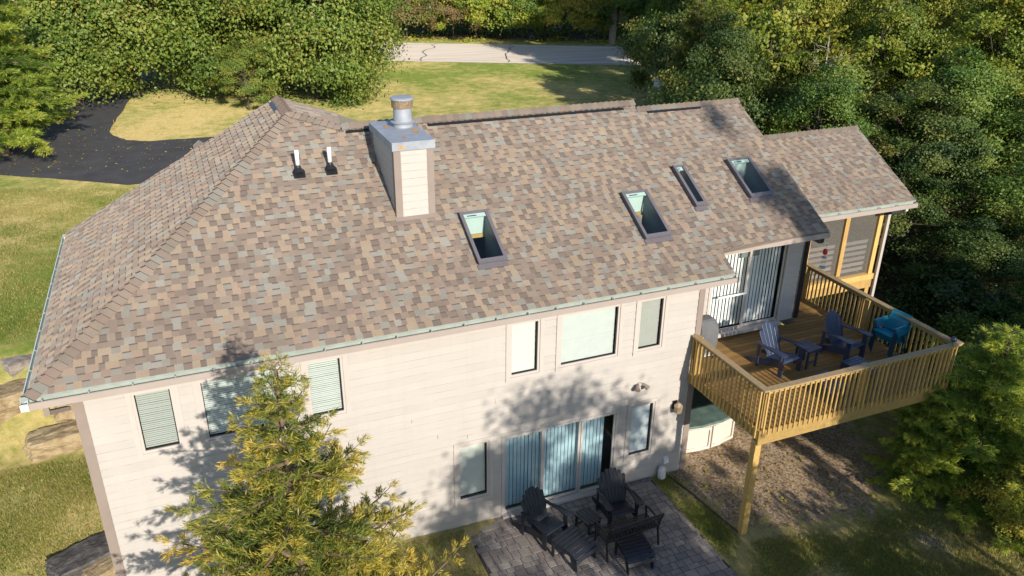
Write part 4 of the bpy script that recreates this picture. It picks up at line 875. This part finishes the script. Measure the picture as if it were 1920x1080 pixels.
# ---------------------------------------------------------------- vegetation
def quads(C, A, Bv, lift):                                   # diamond leaves; C centre, A half length, B half width
    n = len(C); N_ = np.cross(A, Bv); N_ /= (np.linalg.norm(N_, axis=1, keepdims=True)+1e-9)
    w = np.linalg.norm(Bv, axis=1, keepdims=True)
    V = np.stack([C-A, C+Bv+N_*w*lift-A*.1, C+A, C-Bv+N_*w*lift-A*.1], 1).reshape(-1, 3)
    return V, np.arange(4*n).reshape(n, 4)
def unit(v): return v/(np.linalg.norm(v, axis=-1, keepdims=True)+1e-9)
def crown_deciduous(r, H, R, zb, ncl, nleaf, ls, flat=.75, clr=.8, lop=.25, low=.5):
    """leaf clumps at the ends of limbs, uneven outline"""
    d = unit(r.normal(size=(ncl,3))*np.array([1,1,0])); zz = r.uniform(-low, 1., ncl); d = np.concatenate([d[:,:2]*np.sqrt(1-zz*zz)[:,None], zz[:,None]], 1)
    az = np.arctan2(d[:,1], d[:,0]); ph = r.uniform(0, 6.28, 3)
    lump = 1+lop*(np.sin(az*2+ph[0])*.5+np.sin(az*3+ph[1]+d[:,2]*3)*.5+np.sin(d[:,2]*5+ph[2])*.4)
    rr = (r.uniform(.42, 1., ncl)**.6)*lump
    hc = (H-zb)/2; cc = np.stack([d[:,0]*R*rr, d[:,1]*R*rr, zb+hc+d[:,2]*hc*rr*1.02], 1)
    size = clr*r.uniform(.55, 1.25, ncl)*R/3.2
    k = r.integers(0, ncl, nleaf); off = r.normal(size=(nleaf,3))*np.array([.52,.52,.30]); C = cc[k]+off*size[k,None]
    C[:,2] -= .10*np.abs(off[:,0]*size[k])                     # drooping shoulders
    nrm = unit(r.normal(size=(nleaf,3))*.62+np.array([0,0,.35])+1.0*unit((C-np.array([0,0,zb+hc]))*np.array([1,1,.6])))
    a = unit(np.cross(nrm, r.normal(size=(nleaf,3)))); b = np.cross(nrm, a); s = ls*r.uniform(.6, 1.3, (nleaf,1))
    V, F = quads(C, a*s*.5, b*s*.32, .35)
    tint = np.clip(.42+.20*r.normal(size=ncl)[k]+.16*r.normal(size=nleaf), 0, 1)
    return V, F, tint, cc
def branchy_trunk(r, H, zb, cc, r0, nl=16, lean=(0,0)):
    t = MB(); top = Vector((lean[0], lean[1], zb+(H-zb)*.6)); mid = Vector((lean[0]*.4+r.normal()*.08, lean[1]*.4+r.normal()*.08, zb*.6+.2))
    t.tube([(0,0,-.3),(0,0,.1),mid,(mid+top)/2+Vector((r.normal()*.12,r.normal()*.12,0)),top], [r0*1.5,r0*1.1,r0*.85,r0*.6,r0*.25], 9)
    idx = r.choice(len(cc), min(nl, len(cc)), replace=False)
    for i in idx:
        c = Vector(cc[i]); s = r.uniform(.25, .9); st = mid.lerp(top, s); st.z = min(st.z, max(c.z-.1, mid.z)); m_ = st.lerp(c, .5)+Vector((r.normal()*.15, r.normal()*.15, r.normal()*.1-.1))
        t.tube([st, m_, c], [r0*.34, r0*.2, r0*.05], 6, cap=False)
        for q in range(2): e = c+Vector((r.normal(),r.normal(),r.normal()*.5))*.55; t.tube([m_.lerp(c,.6), e], [r0*.10, .008], 4, cap=False)
    return t
def crown_cedar(r, H, R, zb, nb, nsub, nsp, nq, ls, shape=.85, droop=.25, wood=True):
    C=[]; A=[]; T=[]; tw = MB(); az = r.uniform(0, 6.28)
    for i in range(nb):
        t = (i+.5)/nb; t = t**1.0; z = zb+(H-zb)*t*.985; az += 2.4+r.normal()*.35
        L = R*((1-t)**shape)*r.choice([.6,.8,.9,1.,1.08])*r.uniform(.9, 1.1)+.06; el = (.55 if t > .8 else .12+.35*t)+r.normal()*.12
        dh = np.array([math.cos(az), math.sin(az), 0]); side = np.array([-dh[1], dh[0], 0])
        s = np.linspace(0, 1, 7); pts = np.array([0,0,z])+np.outer(s*L*math.cos(el), dh)+np.outer(s*s*L*.12*r.normal(), side); pts[:,2] += s*L*math.sin(el)-droop*L*s*s+.10*L*s**4
        if wood: tw.tube([tuple(p) for p in pts], list(np.linspace(.010+.014*L, .004, 7)), 5, cap=False)
        ct = r.normal()*.13
        ns = max(3, int(nsub*L/R+3))
        for j in range(ns):
            u = .05+.95*(j+r.uniform(.2,.8))/ns; k = min(int(u*6), 5); f = u*6-k; p = pts[k]*(1-f)+pts[k+1]*f; tang = unit(pts[k+1]-pts[k])
            sg = 1 if j % 2 else -1; sl_ = min(L,1.6)*.40*(1.12-u)*r.uniform(.6,1.3)+.07
            sd_ = unit(tang*(.75+.25*r.normal())+side*sg*.85+np.array([0,0,r.normal()*.28-.02]))
            if u > .95: sd_ = tang
            np_ = max(2, int(nsp*sl_/.75))
            for q in range(np_):
                w = (q+r.uniform(.3,1.))/np_; pp = p+sd_*sl_*w+np.array([0,0,-.10*sl_*w*w])
                m_ = nq; dirs = unit(sd_*1.0+r.normal(size=(m_,3))*.50+np.array([0,0,.10])); ln = ls*(.55+.45*min(1, L/.5))*r.uniform(.55,1.3,(m_,1))
                C.append(pp+dirs*ln*.5+r.normal(size=(m_,3))*max(ls*.22,.020)); A.append(dirs*ln*.5)
                T.append(np.clip(.30+ct+.26*w*u+.22*u+.11*r.normal(size=m_), 0, 1))
    C = np.concatenate(C); A = np.concatenate(A); T = np.concatenate(T); n = len(C)
    b = unit(np.cross(A, r.normal(size=(n,3))))*np.linalg.norm(A, axis=1, keepdims=True)*.15
    V, F = quads(C, A, b, .3); return V, F, T, tw
LIB = {}
def lib_dec(key, H, R, zb, ncl, nleaf, ls, seed, r0=.14, nl=16, **k):
    r = np.random.default_rng(seed); V, F, T, cc = crown_deciduous(r, H, R, zb, ncl, nleaf, ls, **k)
    LIB[key] = (npmesh(key+'_crown', V, F, T, [L_green]), branchy_trunk(r, H, zb, cc, r0, nl).build('trunk', M_bark), H)
def plant(key, x, y, label, leaf=None, s=1., sz=None, rot=None, name='leafy_tree', cat='tree', group=None, bark=None, z=None, tilt=(0,0)):
    cm, tr_, H = LIB[key]; o = empty(name, (x, y, tz(x,y) if z is None else z), random.uniform(0, 6.28) if rot is None else rot, label, cat, group)
    o.scale = (s, s, (sz or s)); o.rotation_euler[0] = tilt[0]; o.rotation_euler[1] = tilt[1]
    t = bpy.data.objects.new('trunk', tr_ if isinstance(tr_, bpy.types.Mesh) else tr_.data); COL.objects.link(t); t.parent = o
    c = bpy.data.objects.new('crown', cm); COL.objects.link(c); c.parent = o
    if leaf: c.material_slots[0].link = 'OBJECT'; c.material_slots[0].material = leaf
    if bark: t.material_slots[0].link = 'OBJECT'; t.material_slots[0].material = bark
    return o
def strip_lib():
    for k, (cm, t, H) in list(LIB.items()):
        if not isinstance(t, bpy.types.Mesh): me = t.data; bpy.data.objects.remove(t); LIB[k] = (cm, me, H)
lib_dec('oak_a', 9.5, 5.0, .8, 150, 70000, .185, 11, .22, 34, clr=.95, low=.85)
lib_dec('oak_b', 9.0, 4.6, .3, 150, 66000, .18, 12, .2, 30, clr=.95, low=.9)
lib_dec('leafy_a', 9.0, 3.2, .9, 62, 40000, .145, 13, .13, 26)
lib_dec('leafy_b', 8.0, 3.0, .5, 58, 38000, .138, 14, .12, 26, lop=.4)
lib_dec('leafy_c', 10.5, 3.0, 1.6, 64, 38000, .155, 15, .14, 26, lop=.4)
lib_dec('shrub_a', 4.0, 2.2, .15, 70, 19000, .12, 16, .06, 16, lop=.35)
lib_dec('shrub_b', 3.2, 2.0, .1, 60, 16000, .135, 17, .05, 16, lop=.4)
lib_dec('tall_a', 16., 4.5, 6.5, 110, 24000, .27, 18, .28, 24)
lib_dec('high_crown', 9.0, 2.0, 5.7, 60, 13000, .19, 29, .09, 18)
lib_dec('wispy', 5.0, 1.9, .4, 46, 6500, .135, 19, .06, 30, lop=.5, clr=.7)
def lib_cedar(key, seed, H, R, zb, nb, nsub, nsp, nq, ls, r0, **k):
    r = np.random.default_rng(seed); V, F, T, tw = crown_cedar(r, H, R, zb, nb, nsub, nsp, nq, ls, **k)
    tw.tube([(0,0,-.3),(0,0,.2),(.03,.02,H*.35),(.0,-.02,H*.7),(0,0,H*.97)], [r0*1.4,r0,r0*.75,r0*.42,.012], 10)
    LIB[key] = (npmesh(key+'_crown', V, F, T, [L_cedar]), tw.build('trunk', M_twig), H); print(key, len(F))
lib_cedar('cedar_front', 21, 7.5, 3.5, .4, 135, 22, 16, 19, .090, .09, shape=.95, droop=.22)
lib_cedar('cedar_a', 22, 7.5, 2.6, .6, 110, 17, 15, 15, .135, .12, shape=.55, droop=.2)
lib_cedar('cedar_b', 23, 6.0, 2.1, .3, 70, 20, 15, 19, .135, .10, shape=.6, droop=.32)
strip_lib()

# the cedar in front of the wall
plant('cedar_front', 2.85, -4.6, 'golden green cedar rising in front of the cream wall', L_cedar, 1., None, .6, 'cedar_tree', z=0.)
# left cedar and the oaks over the drive
plant('cedar_a', -4.9, 27.0, 'broad yellow green cedar overhanging the drive at the left edge', L_cedarg, 1.5, 1.2, 1.0, 'cedar_tree')
plant('oak_b', 10.0, 34.6, 'rounded oak beside the open front lawn, low branches over the grass', L_oak, 1.0, 1.05, .3, 'oak_tree')
plant('oak_a', .3, 38.4, 'wide spreading oak behind the pale lawn island and drive', L_oak, 1.05, 1.0, 1.3, 'oak_tree')
plant('oak_b', -2.6, 37.4, 'oak whose low boughs meet the yellow green cedar above the drive', L_oak, .95, .95, 4.4, 'oak_tree')
plant('oak_b', 5.4, 38.0, 'oak between the spreading oak and the lawn edge oak, trunk in deep shade', L_oak, 1.0, 1.0, 2.3, 'oak_tree')
plant('oak_a', -7.0, 39.5, 'oak furthest left behind the yellow green cedar', L_oak, 1.0, 1.0, 3.9, 'oak_tree')
plant('oak_a', 11.5, 41.5, 'oak standing between the rounded lawn oak and the road', L_green, .85, .9, 5., 'oak_tree')
plant('leafy_b', 5.9, 32.6, 'small browning oak sapling at the edge of the lawn island', L_oak, .5, .45, 1., 'oak_tree')
for i, (x, y) in enumerate(((-8,52),(-1,54),(6,50),(-14,46))):
    plant('leafy_a', x, y, 'leafy tree glimpsed through gaps in the oaks at the top left', [L_green, L_lime][i % 2], 1.15, 1.1, None, 'leafy_tree', group='trees behind the oaks')

# beyond the road
far = [(-6,61.5,'shrub_a',L_green,1.3,'green bush beside the oak, at the left end of the far roadside'),(-2.2,61.2,'shrub_b',L_rust,1.45,'rusty brown bush at the left of the far roadside thicket'),
 (1.4,61.6,'leafy_b',L_lime,.62,'bright lime green sapling right of the rusty roadside bush'),(4.6,61.0,'shrub_a',L_rust,1.05,'brownish low bush in the middle of the roadside thicket'),
 (7.6,61.6,'shrub_a',L_lime,1.35,'yellow green bush facing the sunny stretch of road'),(11,61.2,'shrub_b',L_lime,1.5,'yellowing bush left of the dark roadside thicket'),
 (14.4,61.6,'shrub_a',L_green,1.25,'dark green roadside bush where the shadow starts across the road'),(17.6,61.3,'leafy_b',L_lime,.60,'tall yellow green bush left of the bare trunk'),
 (21,61.8,'shrub_b',L_gold,1.35,'orange tinged bush behind the roadside near the bare trunk'),(25.8,62.5,'shrub_a',L_gold,1.4,'golden bush right of the bare trunk across the road'),
 (29.5,61.5,'shrub_a',L_green,1.4,'green bush in the shade at the right end of the roadside'),(34,61.4,'leafy_b',L_green,.8,'green tree across the road half hidden by the wood edge')]
for t_, o2, key, lf, s, lab in far: x, y = rp(-7+(t_+6)*.6, o2-.6); plant(key, x, y, lab, lf, s, s*1.05, None, 'roadside_bush', 'bush', 'bushes along the far roadside')
for i in range(16):
    x, y = rp(-16+i*4.2+random.uniform(-1,1), 67+random.uniform(-1,4)); plant(['leafy_a','leafy_b','leafy_c'][i % 3], x, y, 'sunlit yellowing tree in the row behind the roadside bushes', [L_lime, L_gold, L_green, L_lime][i % 4], 1.0, 1.0, None, 'leafy_tree', group='trees behind the far roadside')
x, y = rp(12.8, 59.9)
plant('tall_a', x, y, 'tall tree with a bare pale trunk standing across the road', L_lime, 1.0, 1.0, None, 'tall_tree', bark=M_barkp)
x, y = rp(7.2, 64.0); plant('tall_a', x, y, 'slim pale trunk among the yellow bushes left of the bare trunk', L_gold, .8, .9, None, 'tall_tree', bark=M_barkp)

# woods right of the house
wd = [ # x, y, key, leaf, scale, z scale, label
 (30.6,28.0,'leafy_b',L_green,1.0,.95,'bushy green tree at the right end of the open front lawn'),
 (36.0,34.0,'leafy_a',L_green,.95,.9,'leafy tree at the wood edge nearest the road'),
 (26.6,24.2,'shrub_a',L_dark,1.1,1.1,'low dark bush at the lawn corner just above the ridge line'),
 (31.5,27.0,'leafy_c',L_dark,1.05,.95,'dark tree behind the bushy tree at the lawn end'),
 (37.5,35.5,'leafy_b',L_dark,1.15,1.1,'dark tree at the back of the wood beside the road'),
 (25.0,19.5,'cedar_b',L_cedard,1.15,1.0,'drab cedar behind the middle roof, half in shade'),
 (28.5,22.5,'cedar_a',L_cedarg,.9,1.0,'green cedar with ochre tips above the dark wood hollow'),
 (33.0,24.0,'cedar_a',L_cedar,1.05,1.15,'tall cedar with golden boughs at the top of the wood'),
 (37.5,27.5,'leafy_c',L_green,1.1,1.0,'green tree behind the tall golden cedar'),
 (41.5,30.0,'cedar_a',L_cedar,1.2,1.1,'ochre cedar far back at the top right of the wood'),
 (22.8,13.8,'shrub_a',L_dark,1.15,1.2,'dark bush tucked behind the porch roof ridge'),
 (24.2,16.2,'leafy_b',L_dark,.75,.75,'shaded young tree just behind the porch roof ridge'),
 (27.6,17.4,'wispy',L_olive,1.5,1.45,'thin sapling with pale drooping leaves over the dark hollow'),
 (30.5,19.0,'leafy_b',L_olive,.85,.95,'olive green tree beside the pale sapling'),
 (35.0,20.0,'leafy_b',L_olive,.9,1.0,'yellowish tree below the long frond shoots'),
 (39.5,22.5,'cedar_a',L_cedar,1.2,1.2,'big ochre cedar near the upper right of the wood'),
 (44.0,25.0,'leafy_c',L_green,1.2,1.1,'leafy tree beyond the big ochre cedar'),
 (24.8,10.6,'leafy_b',L_green,.72,.72,'leafy young tree right of the porch roof gable'),
 (28.2,12.6,'wispy',L_olive,1.35,1.3,'loose yellow green sapling right of the porch roof'),
 (31.6,14.2,'leafy_a',L_olive,.85,.85,'olive tree standing behind the loose yellow sapling'),
 (35.4,15.5,'leafy_b',L_olive,1.05,1.05,'sunlit yellow green tree at the right of the wood'),
 (39.5,17.0,'leafy_a',L_olive,1.1,1.05,'green tree at the right edge of the photo'),
 (44.0,19.0,'leafy_c',L_green,1.2,1.1,'tree in the upper right corner of the wood'),
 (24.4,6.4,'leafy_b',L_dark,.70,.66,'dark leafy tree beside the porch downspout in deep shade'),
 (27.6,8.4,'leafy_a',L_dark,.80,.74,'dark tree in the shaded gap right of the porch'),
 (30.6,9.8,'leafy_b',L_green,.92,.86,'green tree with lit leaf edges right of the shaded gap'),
 (34.4,11.0,'leafy_c',L_olive,.95,.85,'sunlit tree with yellow flecks at the right frame edge'),
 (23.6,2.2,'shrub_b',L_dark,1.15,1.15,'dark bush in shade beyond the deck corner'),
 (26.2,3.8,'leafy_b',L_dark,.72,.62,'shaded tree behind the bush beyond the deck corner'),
 (29.2,5.0,'leafy_b',L_green,.85,.78,'leafy tree at the right edge level with the deck railing'),
 (32.5,6.6,'leafy_a',L_green,.95,.9,'tall leafy tree cut by the right edge above the deck'),
 (21.6,-.6,'shrub_a',L_green,.85,.9,'green bush right of the deck corner shelf'),
 (24.4,-.4,'leafy_b',L_green,.62,.6,'leafy tree above the bottom right cedar'),
 (49,28,'cedar_a',L_cedar,1.3,1.2,None),(53,33,'leafy_b',L_green,1.4,1.3,None),(46,34,'leafy_c',L_olive,1.2,1.1,None),(42,38,'leafy_a',L_green,1.3,1.2,None),(50,22,'leafy_b',L_green,1.3,1.2,None),(57,27,'leafy_c',L_green,1.3,1.2,None),(36,31,'leafy_a',L_dark,1.2,1.1,None),
 (48,15,'leafy_a',L_green,1.2,1.1,None),(43.5,13.5,'leafy_b',L_olive,1.2,1.1,None),(38.5,10.5,'leafy_b',L_green,1.1,1.0,None)]
for x, y, key, lf, s, sz_, lab in wd:
    sz_ *= .62+.024*max(y, 3)
    s *= .88
    nm = 'cedar_tree' if 'cedar' in key else 'woodland_bush' if 'shrub' in key else 'sapling' if key == 'wispy' else 'leafy_tree'
    plant(key, x, y, lab or 'leafy tree merging into the canopy at the back of the wood', lf, s, sz_, None, nm, {'cedar_tree':'tree','woodland_bush':'bush','sapling':'sapling','leafy_tree':'tree'}[nm], 'trees of the wood right of the house')
# shoots with long compound leaves
def frond_tree(x, y, label, H=6.5, seed=3, n=13):
    r = np.random.default_rng(seed); t = MB(); C=[]; A=[]; T=[]
    for k in range(4):
        a = k*1.7+r.uniform(0,1); top = np.array([math.cos(a)*.8, math.sin(a)*.8, H*r.uniform(.7,1.)]); t.tube([(0,0,-.2),tuple(top*.45+np.array([.05,0,.2])),tuple(top)], [.06,.04,.018], 6)
        for j in range(n):
            az = r.uniform(0,6.28); L = r.uniform(1.0,1.7); b0 = top*r.uniform(.62,1.); el = r.uniform(.2,1.1); s = np.linspace(0,1,14); d = np.array([math.cos(az),math.sin(az),0])
            P3 = b0+np.outer(s*L*math.cos(el), d); P3[:,2] += s*L*math.sin(el)-s*s*L*.85; t.tube([tuple(p) for p in P3[::3]], .008, 4, cap=False); side = np.array([-d[1],d[0],0])
            for q in range(2, 14):
                for sg in (-1,1): C.append(P3[q]+side*sg*.13+np.array([0,0,-.04])); A.append(unit(side*sg+d*.35+np.array([0,0,-.35]))*.15*(1.1-.4*s[q])); T.append(r.uniform(.3,.8))
    C=np.array(C); A=np.array(A); b = unit(np.cross(A, np.array([0,0,1.])+.3*r.normal(size=C.shape)))*.045; V, F = quads(C, A, b, .2)
    o = empty('frond_tree', (x, y, tz(x,y)), 0, label, 'tree'); tt = t.build('trunk', M_barkp, o); c = bpy.data.objects.new('crown', npmesh('frond_crown', V, F, np.array(T), [L_lime])); COL.objects.link(c); c.parent = o; return o
frond_tree(36.2,17.6,'tall shoots with long feathery fronds rising from the upper right wood',8.6,3,15)
frond_tree(33.6,15.0,'lower shoots with arching feathery fronds left of the sunlit wood trees',6.4,5,9)
def snag(x, y, H, label, seed):
    r = np.random.default_rng(seed); t = MB(); t.tube([(0,0,-.3),(.05,0,H*.4),(.12,.05,H*.75),(.1,.1,H)], [.10,.07,.04,.01], 7)
    for k in range(22):
        z = H*r.uniform(.3,.98); a = r.uniform(0,6.28); L = (H-z)*.5+.5; d = np.array([math.cos(a),math.sin(a),r.uniform(.3,1.)]); p = np.array([.1,.05,z]); e = p+d*L*.6; m_ = p+d*L*.3+r.normal(size=3)*.08; t.tube([tuple(p),tuple(m_),tuple(e)], [.03,.018,.006], 5, cap=False)
        for q in range(4): b0 = p+(e-p)*r.uniform(.3,1); t.tube([tuple(b0), tuple(b0+(unit(d)+r.normal(size=3)*.6)*.35)], [.008,.003], 4, cap=False)
    o = empty('dead_tree', (x, y, tz(x,y)), 0, label, 'tree'); t.build('trunk', M_barkp, o)
snag(33.2,16.4,7.6,'grey bare branched dead tree in the middle of the right wood',41); snag(30.2,24.6,9.6,'bare twiggy dead tree near the top centre of the wood',42); snag(26.0,12.2,5.6,'small bare sapling behind the porch roof',43)
# cedars at the lower right
plant('cedar_b', 16.75, -2.70, 'small cedar with a bare leaning trunk right of the deck', L_cedarg, .50, .48, 1.2, 'cedar_tree', tilt=(.0,.12))
plant('cedar_b', 18.1, -3.0, 'bright green cedar spreading over the lower right corner', L_cedarg, .95, .70, 2.4, 'cedar_tree')
plant('cedar_b', 18.0, -4.9, 'cedar with golden tips cut off by the bottom right edge', L_cedarg, .75, .45, .7, 'cedar_tree')
plant('shrub_b', 17.7, -4.5, 'low shrub with orange leaves at the bottom right edge', L_gold, .42, .45, None, 'woodland_bush', 'bush')
# trees standing behind and right of the viewpoint, which throw the shade on the yard and wall
for x, y, key, s, sz_, lab in ((10.6,-17.4,'leafy_a',1.05,1.18,'tree behind the viewpoint that shades the wall and patio'),(14.2,-15.8,'leafy_b',.66,.62,'tree behind the viewpoint nearest the deck side'),(16.3,-12.2,'leafy_c',.48,1.2,'slim tree right of the viewpoint that shades the deck'),(17.0,-12.9,'high_crown',.82,.98,'bare stemmed tree right of the viewpoint that shades the deck railing'),(13.2,-12.6,'wispy',.75,1.02,'slim low sapling right of the viewpoint nearest the patio'),(14.9,-13.4,'wispy',1.2,1.05,'thin sapling right of the viewpoint'),(16.9,-14.2,'wispy',1.0,1.1,'thin sapling nearest the bare stemmed tree'),(7.6,-19.5,'wispy',1.3,1.5,'thin sapling furthest behind the viewpoint'),(23.6,-6.5,'leafy_b',.95,.95,'leafy tree just beyond the right edge of the view'),(27.2,-5.0,'leafy_a',.85,.75,'taller leafy tree beyond the right edge of the view')):
    plant(key, x, y, lab, L_green, s, sz_, None, 'shade_tree', group=None)
# grass tufts near the viewer
def tufts(name, regions, seed, hmin=.03, hmax=.075, wd_=.006, m=None):
    r = np.random.default_rng(seed); X=[]; Y=[]
    for n, poly in regions:
        px = np.array([p[0] for p in poly]); py = np.array([p[1] for p in poly]); k = 0
        while k < n:
            x = r.uniform(px.min(), px.max(), n); y = r.uniform(py.min(), py.max(), n); ok = poly_dist(x, y, poly) > r.uniform(-.15,.2,n); ok &= (np.sin(x*2.3)*np.sin(y*2.9+1)+.6*r.normal(size=n)) > -.35
            X.append(x[ok]); Y.append(y[ok]); k += max(1, ok.sum())
    x = np.concatenate(X); y = np.concatenate(Y); n = len(x); z = terr(x, y); h = r.uniform(hmin, hmax, n); a = r.uniform(0, 6.28, n); w = wd_*r.uniform(.7,1.5,n)
    dx, dy = np.cos(a)*w, np.sin(a)*w; lx, ly = r.normal(size=n)*h*.5, r.normal(size=n)*h*.5
    V = np.stack([np.stack([x-dx,y-dy,z],1), np.stack([x+dx,y+dy,z],1), np.stack([x+lx,y+ly,z+h],1)],1).reshape(-1,3)
    o = bpy.data.objects.new(name, npmesh(name, V, np.arange(3*n).reshape(n,3), np.clip(.45+.28*r.normal(size=n)+.25*np.sin(x*1.1+2)*np.sin(y*.9),0,1), [m])); COL.objects.link(o); tag(o, kind='stuff'); return o
M_blade = leaf_mat('grass_blade', [(0.1,0.15,0.022),(0.18,0.225,0.04),(0.28,0.28,0.065),(0.4,0.33,0.11),(0.5,0.4,0.17)], .2)
tufts('grass', [(60000,[(-5,-.5),(-.1,-.5),(-.1,4.6),(-5,4.6)]),(80000,[(12.2,-2.7),(14.2,-3.2),(17.6,-3.2),(17.6,-6.2),(11.6,-6.2),(11.5,-3.4)]),(14000,[(4.2,-.1),(6.6,-.1),(6.6,-4),(4.2,-4)]),(7000,[(11.3,-.1),(11.75,-.2),(12.0,-2.4),(11.35,-3.2)]),(90000,[(-8,8.5),(-.7,7.6),(.2,20),(-8,23)])], 5, m=M_blade)
# fallen leaves
def litter(name, n, poly, seed, s=.06):
    r = np.random.default_rng(seed); px = np.array([p[0] for p in poly]); py = np.array([p[1] for p in poly]); x = r.uniform(px.min(), px.max(), n*2); y = r.uniform(py.min(), py.max(), n*2); ok = poly_dist(x, y, poly) > .1; x, y = x[ok], y[ok]; n = len(x)
    C = np.stack([x, y, terr(x,y)+.03], 1); a = r.uniform(0, 6.28, n); sz = s*r.uniform(.6,1.4,(n,1)); A = np.stack([np.cos(a),np.sin(a),r.normal(size=n)*.2],1)*sz; Bq = np.stack([-np.sin(a),np.cos(a),r.normal(size=n)*.2],1)*sz*.7; V, F = quads(C, A, Bq, .2)
    o = bpy.data.objects.new(name, npmesh(name, V, F, r.uniform(.3,1,n), [L_gold])); COL.objects.link(o); tag(o, kind='stuff')
litter('fallen_leaves', 700, [(-9,24.2),(8,20.6),(8,27),(0,27.6),(-1,31),(-3,33),(-12,29)], 4, .042); litter('fallen_leaves', 380, [(11.8,-.2),(12.2,-2.6),(15,-3.4),(17.3,-5),(17,1.8),(12.3,1.8)], 6, .035); litter('fallen_leaves', 160, [(-4,0),(0,0),(0,4),(-4,4)], 8, .03)
# undergrowth of the wood, one ground-covering mass
def under_growth(name, poly, n, seed, m, hh=.9, ls=.2):
    r = np.random.default_rng(seed); px = np.array([p[0] for p in poly]); py = np.array([p[1] for p in poly]); x = r.uniform(px.min(), px.max(), n*3); y = r.uniform(py.min(), py.max(), n*3); ok = (poly_dist(x, y, poly) > 0) & (np.sin(x*.9)*np.sin(y*.8)+.5*r.normal(size=3*n) > -.1); x, y = x[ok][:n], y[ok][:n]; n = len(x)
    C = np.stack([x, y, terr(x,y)+r.uniform(.05,1,n)**1.5*hh*(.6+.4*np.sin(x*1.3)*np.sin(y*1.7))], 1); a = unit(r.normal(size=(n,3))); nr = unit(np.array([0,0,1.])+.6*r.normal(size=(n,3))); A = unit(np.cross(a, nr))*ls*.5*r.uniform(.6,1.3,(n,1)); Bq = np.cross(nr, A)*.65; V, F = quads(C, A, Bq, .3)
    o = bpy.data.objects.new(name, npmesh(name, V, F, np.clip(.45+.2*r.normal(size=n),0,1), [m])); COL.objects.link(o); tag(o, kind='stuff')
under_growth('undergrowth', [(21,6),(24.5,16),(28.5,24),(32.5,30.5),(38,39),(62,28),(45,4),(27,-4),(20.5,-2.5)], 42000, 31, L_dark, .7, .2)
under_growth('roadside_weeds', [rp(-18,59.0),rp(40,59.0),rp(40,62),rp(-18,62)], 9000, 32, L_gold, .55, .2)
under_growth('roadside_undergrowth', [rp(-25,61.5),rp(45,61.5),rp(45,80),rp(-25,80)], 22000, 33, L_green, 1.6, .35)
